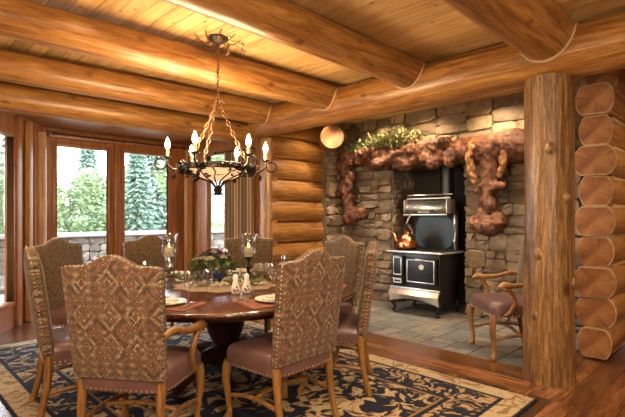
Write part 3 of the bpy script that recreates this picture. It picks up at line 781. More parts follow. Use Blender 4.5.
sp('nickel_cabinet_trim', 'nickel', lambda b: (b.rbox((.385, 0, 1.605), (.05, .70, .02), .008), b.rbox((.28, 0, 1.372), (.03, .70, .022), .008), b.rbox((.40, -.34, 1.49), (.24, .012, .20), .004, 1), b.rbox((.40, .34, 1.49), (.24, .012, .20), .004, 1)))
sp('cabinet_handle', 'nickel', lambda b: b.tube([(.27, -.08, 1.41), (.22, -.06, 1.41), (.22, .06, 1.41), (.27, .08, 1.41)], .009, 8))
for sy in (-1, 1):
    sp('shelf_bracket', 'nickel', lambda b: b.tube([(.50, sy * (h - .05), .88), (.42, sy * (h - .02), 1.0), (.52, sy * (h - .06), 1.12), (.42, sy * (h - .02), 1.25), (.48, sy * (h - .05), 1.37)], .013, 8))
sp('shelf_rail', 'nickel', lambda b: b.tube([(.42, -h + .04, 1.66), (.42, h - .04, 1.66)], .008, 8))
sp('flue_pipe', 'castiron', lambda b: b.tube([(.62, -.17, 1.55), (.62, -.17, 2.15)], .10, 20))
# kettle
kt = thing('copper_kettle', 'polished copper kettle sitting on the left of the black cookstove', 'kettle', (SX + .16, SM + .21, .882))
mb = MB(); mb.lathe([(.085, 0), (.105, .02), (.108, .06), (.09, .11), (.055, .145), (.045, .15)], 24); mb.build('body', M['copper'], kt)
mb = MB(); mb.lathe([(.047, .150), (.04, .165), (.012, .175), (.010, .19), (.016, .20), (.0, .212)], 16); mb.build('lid', M['copper'], kt)
mb = MB(); mb.tube([(0, .09, .06), (0, .135, .10), (0, .155, .15), (0, .175, .16)], [.022, .016, .011, .01], 10); mb.build('spout', M['copper'], kt)
mb = MB(); mb.tube([(0, math.cos(a) * .085, .12 + .13 * math.sin(a)) for a in [math.pi * k / 12 for k in range(13)]], .007, 8); mb.build('handle', M['iron'], kt); kt.scale = (1.4, 1.4, 1.45)

# ------------------------------------------------------------------ rug
RX0, RX1, RY0, RY1 = .72, 3.52, 1.17, 5.62
mb = MB(); mb.rbox((0, 0, .008), (RX1 - RX0, RY1 - RY0, .014), .006, 1)
rug = mb.build('area_rug', rug_mat((RX1 - RX0) / 2, (RY1 - RY0) / 2), loc=((RX0 + RX1) / 2, (RY0 + RY1) / 2, 0.001)); tag(rug, 'large floral wool rug in navy, gold and cream under the dining table', 'rug')
RT = .016

# ------------------------------------------------------------------ dining table
TL, TD = -.75, 3.87; TC = W(TL, TD); TR = 1.12; TZ = .76
tb = thing('round_dining_table', 'large round dark wood dining table on a pedestal, laid for dinner', 'table', (TC.x, TC.y, RT))
z0 = -RT
mb = MB(); mb.lathe([(0, TZ - .045 + z0), (TR - .06, TZ - .045 + z0), (TR - .02, TZ - .04 + z0), (TR, TZ - .02 + z0), (TR - .005, TZ - .006 + z0), (TR - .02, TZ + z0), (0, TZ + z0)], 96); mb.build('tabletop', M['dark_top'], tb, smooth=30)
mb = MB(); mb.lathe([(TR - .22, TZ - .11), (TR - .17, TZ - .11), (TR - .17, TZ - .055), (TR - .22, TZ - .055)], 72); mb.build('apron', M['dark_leg'], tb)
mb = MB(); mb.lathe([(.20, .12), (.22, .16), (.16, .2), (.10, .26), (.15, .36), (.17, .45), (.11, .55), (.15, .62), (.26, .68)], 28); mb.build('pedestal', M['dark_leg'], tb)
for k in range(4):
    a = k * math.pi / 2 + .3; c_, s_ = math.cos(a), math.sin(a); mb = MB()
    mb.tube([(c_ * q, s_ * q, z) for q, z in ((.10, .2), (.25, .20), (.40, .12), (.52, .05), (.58, .035))], [.06, .055, .045, .035, .033], 12); mb.build('foot', M['dark_leg'], tb)

# ------------------------------------------------------------------ chairs
def chair(name, label, arms=False):
    t = thing(name, label, 'chair', group=None)
    # backrest
    ZB, ZS, LEAN = .46, 1.075, .13
    def ztop(u): # camel profile
        a = abs(u); return ZS + .06 * (.5 + .5 * math.cos(math.pi * min(1, a / .62))) - .012 * max(0, (a - .85) / .15) ** 2
    nu, nv = 22, 18
    def pos(u, v, side):
        z = ZB + (ztop(u) - ZB) * v; w_ = .262 + .022 * v
        rim = max(abs(u) ** 7, v ** 12 * .9, (1 - v) ** 14 * .6); th = .047 - .022 * min(1, rim)
        return Vector((u * w_, side * th - (z - ZB) * LEAN - .0, z))
    back = MB(); front = MB()
    def sheet(mb, side):
        vs = [pos(-1 + 2 * i / nu, j / nv, side) for j in range(nv + 1) for i in range(nu + 1)]
        fs = [(j * (nu + 1) + i, j * (nu + 1) + i + 1, (j + 1) * (nu + 1) + i + 1, (j + 1) * (nu + 1) + i) for j in range(nv) for i in range(nu)]
        mb.add(vs, fs if side < 0 else [f[::-1] for f in fs])
    sheet(back, -1)
    # rim strip between the sheets
    per = [(-1, j / nv) for j in range(nv + 1)] + [(-1 + 2 * i / nu, 1) for i in range(1, nu + 1)] + [(1, j / nv) for j in range(nv - 1, -1, -1)] + [(1 - 2 * i / nu, 0) for i in range(1, nu)]
    P = [pos(u, v, -1) for u, v in per]; Q = [pos(u, v, 1) for u, v in per]; n = len(per)
    back.add(P + Q, [(k, (k + 1) % n, n + (k + 1) % n, n + k) for k in range(n)])
    bk = back.build('backrest', M['tapestry'], t, smooth=60)
    sheet(front, 1)
    fsld = front.build('inner_back_cushion', M['olive_fab'], t, smooth=60); md = fsld.modifiers.new('s', 'SOLIDIFY'); md.thickness = .006; md.offset = 1
    # nails round the back edge
    nl = MB()
    def along(pts, step, r=.0068, off=Vector((0, 0, 0))):
        acc = 0; last = pts[0]
        for p in pts[1:]:
            sgl = (p - last).length
            while acc <= sgl:
                q = last.lerp(p, acc / sgl); nl.ball(q + off, r, 6, 4); acc += step
            acc -= sgl; last = p
    ed = [pos(-1, j / 30, -1) for j in range(31)]; along(ed, .026, off=Vector((-.001, .010, 0)))
    ed = [pos(1, j / 30, -1) for j in range(31)]; along(ed, .026, off=Vector((.001, .010, 0)))
    ed = [pos(-1 + 2 * i / 30, 1, -1) for i in range(31)]; along(ed, .026, off=Vector((0, .010, .001)))
    nl.build('nailhead_trim', M['brass'], t)
    # seat
    def seat_pt(u, v): return Vector((u * (.262 + .028 * v), .03 + v * .50 - .03, 0))
    sb = MB(); ns = 12; vs = []; fs = []
    lay = [(.0, .385, 1.0), (.0, .45, 1.012), (.0, .485, .985), (.0, .505, .93), (.0, .515, .80), (0, .522, .5), (0, .523, .0)]
    lay = [(0, .382, 0.0)] + [(0, .382, .97)] + lay
    K = 40
    for (_, z, sc_) in lay:
        for k in range(K):
            a = 2 * math.pi * k / K; c_, s_ = math.cos(a), math.sin(a)
            e = .28; u = math.copysign(abs(c_) ** e, c_) * sc_; v = (math.copysign(abs(s_) ** e, s_) * sc_ + 1) / 2
            p = seat_pt(u, v); vs.append((p.x, p.y - .02, z))
    for i in range(len(lay) - 1):
        for k in range(K): k2 = (k + 1) % K; fs.append((i * K + k, i * K + k2, (i + 1) * K + k2, (i + 1) * K + k))
    sb.add(vs, fs); seat = sb.build('seat', M['leather'], t, smooth=60)
    nl = MB(); rp = []
    for k in range(K + 1):
        a = 2 * math.pi * (k % K) / K; c_, s_ = math.cos(a), math.sin(a); e = .28
        p = seat_pt(math.copysign(abs(c_) ** e, c_) * 1.005, (math.copysign(abs(s_) ** e, s_) * 1.005 + 1) / 2); rp.append(Vector((p.x, p.y - .02, .395)))
    along(rp, .030, .007); nl.build('nailhead_trim', M['brass'], seat)
    for sx in (-1, 1):
        b_ = MB(); x_ = sx * .235
        b_.tube([(x_, .015, .44), (x_, .01, .38), (x_, -.005, .22), (x_ * 1.01, -.035, .08), (x_ * 1.02, -.055, .015), (x_ * 1.02, -.057, 0)], [.026, .027, .022, .021, .024, .024], 8); b_.build('back_leg', M['chairwood'], t, smooth=50)
        b_ = MB(); x_ = sx * .255
        b_.tube([(x_, .455, .40), (x_ * 1.02, .463, .36), (x_ * 1.03, .472, .27), (x_, .46, .17), (x_ * .98, .447, .08), (x_, .455, .035), (x_, .465, .012), (x_, .465, 0)], [.028, .032, .027, .020, .018, .025, .033, .028], 10); b_.build('front_leg', M['chairwood'], t, smooth=50)
    def bow(p, q, up): p, q = Vector(p), Vector(q); return [p.lerp(q, k / 8) + Vector((0, 0, up * math.sin(math.pi * k / 8))) for k in range(9)]
    for sx in (-1, 1): b_ = MB(); b_.tube(bow((sx * .236, -.005, .19), (sx * .25, .455, .17), .03), .014, 8); b_.build('side_stretcher', M['chairwood'], t)
    b_ = MB(); b_.tube(bow((-.24, .21, .205), (.24, .21, .205), .03), .014, 8); b_.build('cross_stretcher', M['chairwood'], t)
    if arms:
        for sx in (-1, 1):
            b_ = MB(); x_ = sx * .285
            b_.tube([(x_ * .93, -.03, .70), (x_, .06, .715), (x_ * 1.03, .20, .675), (x_ * 1.05, .32, .665), (x_ * 1.06, .39, .68), (x_ * 1.06, .42, .655), (x_ * 1.06, .40, .635)], [.022, .022, .022, .027, .03, .026, .015], 10); a_ = b_.build('armrest', M['chairwood'], t, smooth=60)
            b_ = MB(); b_.tube([(x_ * 1.05, .36, .65), (x_ * 1.04, .30, .58), (x_ * 1.0, .28, .50), (x_ * .98, .33, .42), (x_ * .95, .37, .40)], [.02, .018, .018, .022, .022], 10); b_.build('arm_support', M['chairwood'], a_, smooth=60)
    return t
GR = 'high backed tapestry chairs around the dining table'
def place(t, l, d, look, z=RT):
    """position = under the back panel; look = (l, d) point faced"""
    p = W(l, d, z); q = W(*look); dv = q - p; t.location = p; t.rotation_euler = (0, 0, math.atan2(dv.y, dv.x) - math.pi / 2)
arm = chair('upholstered_armchair', 'nearest armchair seen from behind at lower left, kilim tapestry back and mauve leather seat', True)
place(arm, -1.055, 2.47, (TL, TD)); arm.rotation_euler.z += math.radians(3); arm['group'] = GR
side0 = chair('dining_chair', 'near dining chair right of centre seen from behind, tapestry back tilting right')
place(side0, -.045, 2.83, (TL, TD)); side0.rotation_euler.z += math.radians(13); side0['group'] = GR
def chairat(deg, dist, label, twist=0):
    a = math.radians(deg); l, d = TL + dist * math.cos(a), TD + dist * math.sin(a)
    t = dup(side0, (0, 0, 0), 0, label, GR); place(t, l, d, (TL, TD)); t.rotation_euler.z += math.radians(twist); return t
chairat(-145, 1.34, 'dining chair at far left seen from its side, nail-studded edge toward the viewer')
chairat(168, 1.60, 'dining chair left of the table by the glass door, olive inner back showing')
chairat(134, 1.42, 'dining chair before the right centre bay window, behind the left candle glass')
chairat(90, 1.38, 'dining chair in front of the striped curtain, behind the right candle glass')
chairat(36, 1.25, 'dining chair right of the table, farther of two before the stone wall')
chairat(-12, 1.18, 'dining chair right of the table, nearer of two seen edge-on beside the hearth', 4)
# armchair on the hearth
hc = dup(arm, (0, 0, 0), 0, 'armchair standing on slate hearth between stove and log post, mauve leather seat'); 
del hc['group']
hf = Vector((-.72, .70, 0)).normalized(); hc.scale = (1.08, 1.08, 1.05); hp = Vector((4.74, 1.64, .008)); hc.location = hp; hc.rotation_euler = (0, 0, math.atan2(hf.y, hf.x) - math.pi / 2)

# ------------------------------------------------------------------ table settings
def T(px, py, z=TZ):   # spot on the table top from measured bearing and dip
    d = F * (EYE - z) / (py - HZ); return W((px - CX) / F * d, d, z)
def polar(deg, r, z=TZ):
    a = math.radians(deg); return W(TL + r * math.cos(a), TD + r * math.sin(a), z)
def facing(deg):       # rotation so that local +y points to the table centre
    a = math.radians(deg); dv = W(-math.cos(a), -math.sin(a)); return math.atan2(dv.y, dv.x) - math.pi / 2
seats = [(-106, 'before the near left armchair'), (-56, 'before the near right chair'), (-145, 'before the far left chair'), (168, 'before the chair by the glass door'), (134, 'before the chair at the centre bay window'), (90, 'before the chair by the striped curtain'), (28, 'before the farther right-hand chair'), (-12, 'before the nearer right-hand chair')]
# lace runner (flat cloth in the middle)
mb = MB(); pts = []; n = 48
for k in range(n):
    a = 2 * math.pi * k / n; r = .34 + .02 * math.cos(12 * a); pts.append((1.25 * r * math.cos(a), r * math.sin(a)))
vs = [(x_, y_, 0) for x_, y_ in pts] + [(x_, y_, .004) for x_, y_ in pts]
mb.add(vs, [tuple(range(n))[::-1], tuple(range(n, 2 * n))] + [(k, (k + 1) % n, (k + 1) % n + n, k + n) for k in range(n)])
rn = mb.build('table_cloth', M['runner'], loc=(TC.x, TC.y, TZ + .001), rotz=-math.pi / 4); tag(rn, 'scalloped tan lace cloth under the flower bowl in the table middle', 'cloth')
pm = pl = nk = fk = kn = gl_ = None
TS = TZ + .001
for deg, wh in seats:
    c_ = polar(deg, .87); rz = facing(deg)
    def at(x_, y_, z_): return Matrix.Translation((c_.x, c_.y, 0)) @ Matrix.Rotation(rz, 4, 'Z') @ Vector((x_, y_, z_))
    if pm is None:
        mb = MB(); mb.box((0, 0, .002), (.44, .30, .004)); 
        for k in range(30):
            for sx in (-1, 1): mb.box((sx * .230, -.145 + .01 * k, .002), (.022, .004, .003))
        pm = mb.build('placemat', M['mat_r'], smooth=0); tag(pm, '', 'placemat', 'rust placemats'); 
        pl = thing('dinner_plate', '', 'plate', group='dinner plates')
        mb = MB(); mb.lathe([(0, 0), (.08, 0), (.10, .006), (.138, .018), (.140, .021), (.136, .022), (.10, .010), (.08, .006), (0, .006)], 40); mb.build('plate', M['porcelain'], pl, smooth=50)
        nk = thing('folded_napkin', '', 'napkin', group='folded napkins')
        mb = MB(); mb.rbox((0, 0, .012), (.17, .085, .016), .006, 2); mb.rbox((.01, .0, .027), (.14, .06, .012), .005, 2); mb.build('folds', M['napkin'], nk)
        mb = MB(); mb.tube([(.0, .047 * math.cos(a), .019 + .022 * math.sin(a)) for a in [2 * math.pi * k / 18 for k in range(18)]], .005, 6, closed=True); mb.build('napkin_ring', M['brass'], nk)
        fk = thing('fork', '', 'fork', group='forks'); mb = MB(); mb.tube([(0, -.09, .003), (0, -.02, .004), (0, .045, .006)], [.006, .003, .004], 6, squash=.5)
        for k in range(-1, 3): mb.tube([((k - .5) * .006, .045, .006), ((k - .5) * .006, .09, .006)], .0018, 5)
        mb.box((0, .05, .006), (.022, .012, .002)); mb.build('fork_body', M['steel'], fk)
        kn = thing('table_knife', '', 'knife', group='table knives'); mb = MB(); mb.tube([(0, -.11, .005), (0, -.02, .005)], [.008, .006], 8, squash=.6); mb.build('knife_handle', M['steel'], kn); mb = MB(); mb.box((0, .05, .005), (.016, .14, .002)); mb.build('blade', M['steel'], kn)
        gl_ = thing('wine_glass', '', 'glass', group='stemmed wine glasses')
        mb = MB(); mb.lathe([(.0, .0), (.036, .0), (.034, .003), (.006, .008), (.004, .02), (.004, .085), (.008, .095), (.028, .112), (.040, .145), (.038, .185), (.031, .222), (.029, .222), (.036, .185), (.038, .145), (.026, .115), (.0, .10)], 24); mb.build('bowl_and_stem', M['glassware'], gl_)
        items = [pm, pl, nk, fk, kn, gl_]
    else: items = [dup(q, (0, 0, 0), 0) for q in (pm, pl, nk, fk, kn, gl_)]
    offs = [(0, 0, TS), (0, .0, TS + .005), (.0, .0, TS + .012), (-.175, .0, TS + .004), (.175, .0, TS + .004), (.19, .22, TS)]
    labs = ['fringed rust placemat %s', 'white dinner plate set %s', 'folded cream napkin on the plate %s', 'fork lying on the placemat %s', 'knife lying on the placemat %s', 'clear stemmed wine glass set %s']
    for q, o_, lb in zip(items, offs, labs):
        q.location = at(*o_); q.rotation_euler = (0, 0, rz); q['label'] = lb % wh
# front wine glass stands nearer the middle of the near edge
# candle hurricanes
hcs = []
for (px, py, wh) in ((169, 277, 'left'), (248.5, 277, 'right')):
    p = T(px, py)
    hh = thing('hurricane_candle_holder', '%s of the two tall clear glass hurricane lamps on dark stems' % wh, 'candle holder', (p.x, p.y, TZ + .006), group='hurricane candle holders')
    mb = MB(); mb.lathe([(.06, 0), (.062, .01), (.03, .02), (.014, .04), (.02, .07), (.028, .09), (.014, .11), (.012, .15), (.03, .18), (.055, .19), (.055, .197), (0, .197)], 24); mb.build('stem_base', M['iron'], hh)
    mb = MB(); mb.lathe([(.035, .198), (.058, .215), (.074, .25), (.070, .30), (.067, .34), (.075, .39), (.090, .42), (.087, .42), (.072, .39), (.064, .34), (.067, .30), (.071, .25), (.055, .217), (.035, .201)], 32); mb.build('glass_shade', M['glassware'], hh)
    cd = thing('pillar_candle', 'lit cream pillar candle inside the %s hurricane glass' % wh, 'candle', (p.x, p.y, TZ + .2045), group='pillar candles')
    mb = MB(); mb.lathe([(.0, 0), (.043, 0), (.044, .01), (.044, .078), (.040, .086), (.015, .080), (0, .080)], 20); mb.build('wax', M['wax'], cd)
    mb = MB(); mb.lathe([(.0, .088), (.005, .095), (.007, .105), (.003, .122), (.0, .13)], 8); mb.build('flame', M['flame'], cd)
# floral centrepiece
p = T(214, 281); fa = thing('flower_arrangement', 'low arrangement of plum flowers and green leaves in blue glazed bowl', 'flowers', (p.x, p.y, TZ + .006))
mb = MB(); mb.lathe([(0, 0), (.07, 0), (.075, .01), (.11, .04), (.125, .075), (.12, .085), (.113, .075), (.10, .045), (0, .02)], 28); mb.build('bowl', M['navy'], fa)
for nm, mi, n_, ln, w_ in (('green_leaves', 'leaf_m', 52, .06, .026), ('dark_leaves', 'leaf_d', 60, .065, .028)):
    mb = MB()
    for k in range(n_):
        a = rg.uniform(0, 6.28); r = .17 * math.sqrt(rg.random()); tuft(mb, (r * math.cos(a), r * math.sin(a), .10 + .14 * (1 - (r / .19) ** 2) * rg.uniform(.5, 1)), 10, ln, w_, .6, .3)
    mb.build(nm, M[mi], fa, smooth=0, merge=False)
for k in range(34):
    a = rg.uniform(0, 6.28); r = .16 * math.sqrt(rg.random()); c_ = Vector((r * math.cos(a), r * math.sin(a), .15 + .12 * (1 - (r / .19) ** 2))); mb = MB()
    for q in range(3):
        for s_ in range(6):
            b_ = s_ * math.pi / 3 + q * .5; mb.leaf(c_, (math.cos(b_) * (1 - q * .3), math.sin(b_) * (1 - q * .3), .25 + q * .45), (0, 0, 1), .046 - q * .006, .032)
    mb.build('blossom', M['plum' if k % 3 else 'creambl'], fa, smooth=0, merge=False)
# trailing table garland
mb = MB(); tg = []
for k in range(70):
    px_ = rg.uniform(150, 262); q = T(px_, 281 + rg.uniform(-5, 7)); tg.append(q)
pc = sum(tg, Vector()) / len(tg)
g2 = thing('table_greenery', 'sprigs of mixed grey green foliage strewn around the flower bowl', 'greenery', (pc.x, pc.y, TZ + .006))
for nm, mi, ix_ in (('green_sprigs', 'leaf_m', 0), ('dark_sprigs', 'leaf_d', 1), ('pale_sprigs', 'creambl', 2)):
    mb = MB()
    for k, q in enumerate(tg):
        if k % 3 == ix_: 
            for _ in range(14):
                d_ = Vector((rg.gauss(0, 1), rg.gauss(0, 1), rg.uniform(.05, .6))).normalized(); mb.leaf((q.x - pc.x + rg.gauss(0, .02), q.y - pc.y + rg.gauss(0, .02), .004 + rg.uniform(0, .02)), d_, (0, 0, 1), .045, .02)
    mb.build(nm, M[mi], g2, smooth=0, merge=False)['kind'] = 'stuff'
# painted shakers
for (px, py, nm, wh) in ((235.5, 294.5, 'salt', 'left'), (246.5, 293.5, 'pepper', 'right')):
    p = T(px, py); sh = thing('%s_shaker' % nm, '%s of two white porcelain shakers painted with small red flowers' % wh, 'shaker', (p.x, p.y, TZ + .006), group='porcelain shakers')
    mb = MB(); mb.lathe([(0, 0), (.030, 0), (.037, .02), (.036, .045), (.024, .075), (.018, .10), (.021, .125), (.019, .132)], 24); mb.build('body', M['porcelain'], sh)
    mb = MB(); mb.lathe([(.0195, .132), (.017, .142), (.008, .149), (0, .151)], 16); mb.build('cap', M['porcelain'], sh)
    mb = MB()
    cdv = (Vector((0, 0, 0)) - Vector((p.x, p.y, 0))).normalized()
    for (ua, z_) in ((-.3, .035), (.25, .055), (.0, .025), (.5, .03)):
        dd = Matrix.Rotation(ua, 3, 'Z') @ cdv; mb.ball((dd.x * .034, dd.y * .034, z_), .0085, 8, 5)
    mb.build('painted_flowers', M['mat_r'], sh)
# footed bowl with pinecones at right of the flowers
p = T(240, 283); fb = thing('footed_bowl', 'small footed tan bowl just right of the flower arrangement', 'bowl', (p.x, p.y, TZ + .006))
fb.location = polar(35, .36, TZ + .006)
mb = MB(); mb.lathe([(0, 0), (.05, 0), (.045, .01), (.015, .025), (.015, .06), (.06, .075), (.11, .11), (.105, .112), (.055, .085), (0, .078)], 28); mb.build('bowl', M['runner'], fb)
for k in range(5):
    a = k * 1.256; pcn = MB(); pcn.ball((0, 0, 0), .032, 10, 8, (1, 1, 1.3), .25, 90); o_ = pcn.build('pine_cone', M['bark'], loc=(fb.location.x + .05 * math.cos(a), fb.location.y + .05 * math.sin(a), TZ + .006 + .128)); tag(o_, 'brown pine cone heaped in the small footed tan bowl', 'pine cone', 'pine cones in the footed bowl')
# extra goblet behind the flowers
g3 = dup(gl_, T(227, 268) , 0, 'clear goblet standing behind the flower arrangement'); g3.location.z = TS
g4 = dup(gl_, T(189, 303), 0, 'clear wine glass nearest the viewer, alone beside the left placemat'); g4.location.z = TS
g5 = dup(gl_, T(272, 291), 0, 'clear goblet just left of the near right chair back'); g5.location.z = TS

# ------------------------------------------------------------------ chandelier
CL, CD = -.825, 3.93; C0 = W(CL, CD)
ch = thing('chandelier', 'wrought iron chandelier with six lit candle bulbs and amber bowl above the table', 'chandelier', (C0.x, C0.y, CEIL))
def Z(z): return z - CEIL
def Q(l, d, z): v = W(l, d); return Vector((v.x, v.y, Z(z)))
# canopy with leaf scrolls
mb = MB(); mb.lathe([(.0, -.001), (.085, -.001), (.09, -.015), (.06, -.04), (.02, -.06), (.0, -.062)], 24)
mb.build('canopy', M['iron'], ch)
mb = MB()
for k in range(8):
    a = k * math.pi / 4; r_ = .17 + .03 * (k % 2)
    mb.tube([(math.cos(a + .5 * s) * (.05 + r_ * s), math.sin(a + .5 * s) * (.05 + r_ * s), -.02 - .04 * math.sin(s * 5)) for s in [i / 8 for i in range(9)]], .005, 6)
    for s in (.5, .8, 1.0):
        c_ = Vector((math.cos(a + .5 * s) * (.05 + r_ * s), math.sin(a + .5 * s) * (.05 + r_ * s), -.03 - .03 * s)); mb.leaf(c_, (math.cos(a + 2 * s), math.sin(a + 2 * s), -.4), (0, 0, 1), .06, .035)
mb.build('canopy_leaves', M['iron_b'], ch, smooth=0)
def chain(mb, p, q, r=.018, w=.004, step=.042):
    p, q = Vector(p), Vector(q); n = max(2, int((q - p).length / step)); t = (q - p).normalized(); u = t.orthogonal().normalized(); v = t.cross(u)
    for i in range(n):
        c_ = p.lerp(q, (i + .5) / n); s_ = u if i % 2 else v; mb.tube([c_ + t * math.cos(a) * step * .62 + s_ * math.sin(a) * r * .6 for a in [2 * math.pi * k / 10 for k in range(10)]], w, 5, closed=True)
mb = MB(); chain(mb, (0, 0, -.06), Q(0, 0, 2.40))
pts = [Vector((.012 * math.cos(s * 1.4), .012 * math.sin(s * 1.4), -.05 + (Z(2.40) + .05) * s / 20)) for s in range(21)]; mb.tube(pts, .0055, 6); mb.build('hanging_chain', M['iron_b'], ch)
mb = MB(); mb.tube([Q(0, 0, 2.40) + Vector((0, .035 * math.cos(a), .035 * math.sin(a) - .02)) for a in [2 * math.pi * k / 16 for k in range(16)]], .007, 6, closed=True)
for k in range(5):
    a = k * 1.256; mb.tube([Q(0, 0, 2.38), Q(.05 * math.cos(a), .05 * math.sin(a), 2.36), Q(.06 * math.cos(a), .06 * math.sin(a), 2.33)], [.008, .006, .003], 6)
mb.build('hook_cluster', M['iron_b'], ch)
RZ = 1.79; RR = .30
for deg in (-28, 160, -100):
    a = math.radians(deg); mb = MB(); chain(mb, Q(0, 0, 2.36), Q(RR * math.cos(a), RR * math.sin(a), RZ + .03), .022, .005, .05)
    pp, qq = Q(0, 0, 2.36), Q(RR * math.cos(a), RR * math.sin(a), RZ + .03)
    mb.build('support_chain', M['iron_b'], ch)
mb = MB(); mb.tube([Q(RR * math.cos(a), RR * math.sin(a), RZ) for a in [2 * math.pi * k / 40 for k in range(40)]], .013, 8, closed=True)
mb.tube([Q((RR + .02) * math.cos(a), (RR + .02) * math.sin(a), RZ - .03) for a in [2 * math.pi * k / 40 for k in range(40)]], .008, 8, closed=True); mb.lathe([(RR - .012, Z(RZ - .03)), (RR + .022, Z(RZ - .03)), (RR + .016, Z(RZ + .012)), (RR - .012, Z(RZ + .012)), (RR - .012, Z(RZ - .03))], 40); mb.build('iron_ring', M['iron'], ch)
mb = MB(); mb.lathe([(.0, Z(1.665)), (.06, Z(1.668)), (.14, Z(1.69)), (.22, Z(1.73)), (.275, Z(1.785)), (.268, Z(1.785)), (.215, Z(1.737)), (.14, Z(1.698)), (.0, Z(1.672))], 36); mb.build('amber_glass_bowl', M['amber'], ch)
mb = MB()
for k in range(12):
    a = 2 * math.pi * k / 12
    mb.tube([Q(r_ * math.cos(a + s_), r_ * math.sin(a + s_), z_) for r_, z_, s_ in ((.30, 1.78, 0), (.235, 1.725, .12), (.15, 1.685, .0), (.06, 1.655, -.1), (.02, 1.60, 0))], .006, 6)
for k in range(150):
    a = rg.uniform(0, 6.28); zz = rg.uniform(1.70, 1.82); r_ = RR + .015 - (1.79 - zz) * .8 if zz < 1.79 else RR; mb.leaf(Q(r_ * math.cos(a), r_ * math.sin(a), zz), W(math.cos(a + rg.uniform(-1, 1)), math.sin(a + rg.uniform(-1, 1)), rg.uniform(-.7, .3)), (0, 0, 1), .07, .04)
mb.build('leaf_cage', M['iron'], ch, smooth=0)
mb = MB(); mb.ball(Q(0, 0, 1.585), .035, 12, 8, (1, 1, 1.3), .2, 60)
for k in range(16): a = k * .785; mb.leaf(Q(0, 0, 1.62 - .04 * (k // 8)), W(math.cos(a), math.sin(a), -.7), (0, 0, 1), .075, .04)
mb.build('leafy_finial', M['iron'], ch, smooth=0)
CA = [17, -43, -103, -163, 137, 77]
for deg in CA:
    a = math.radians(deg); c_, s_ = math.cos(a), math.sin(a); R_ = .42
    arm_ = MB(); arm_.tube([Q(c_ * r_, s_ * r_, z_) for r_, z_ in ((.25, 1.76), (.31, 1.74), (.38, 1.76), (.42, 1.80), (.425, 1.845))], .010, 8)
    arm_.tube([Q(c_ * (.475 + .045 * math.cos(t)), s_ * (.475 + .045 * math.cos(t)), 1.80 + .045 * math.sin(t)) for t in [math.radians(180 + q) for q in range(0, 330, 24)]], .008, 8)
    ao = arm_.build('candle_arm', M['iron'], ch)
    mb = MB(); p_ = Q(c_ * R_, s_ * R_, 0); mb.lathe([(.004, Z(1.845)), (.036, Z(1.855)), (.038, Z(1.862)), (.012, Z(1.862))], 16, (p_.x, p_.y, 0)); mb.build('drip_pan', M['iron'], ao)
    mb = MB(); mb.lathe([(.013, Z(1.86)), (.013, Z(1.925))], 12, (p_.x, p_.y, 0)); mb.build('candle_sleeve', M['wax'], ao)
    mb = MB(); mb.lathe([(.008, Z(1.926)), (.019, Z(1.945)), (.022, Z(1.965)), (.014, Z(1.998)), (.002, Z(2.025))], 12, (p_.x, p_.y, 0)); mb.build('bulb', M['bulb'], ao)
    # pinecone drop
    mb = MB(); mb.ball(Q(c_ * .37, s_ * .37, 1.70), .018, 8, 6, (1, 1, 1.5)); mb.tube([Q(c_ * .37, s_ * .37, 1.755), Q(c_ * .37, s_ * .37, 1.72)], .003, 5); mb.build('cone_drop', M['iron'], ao)

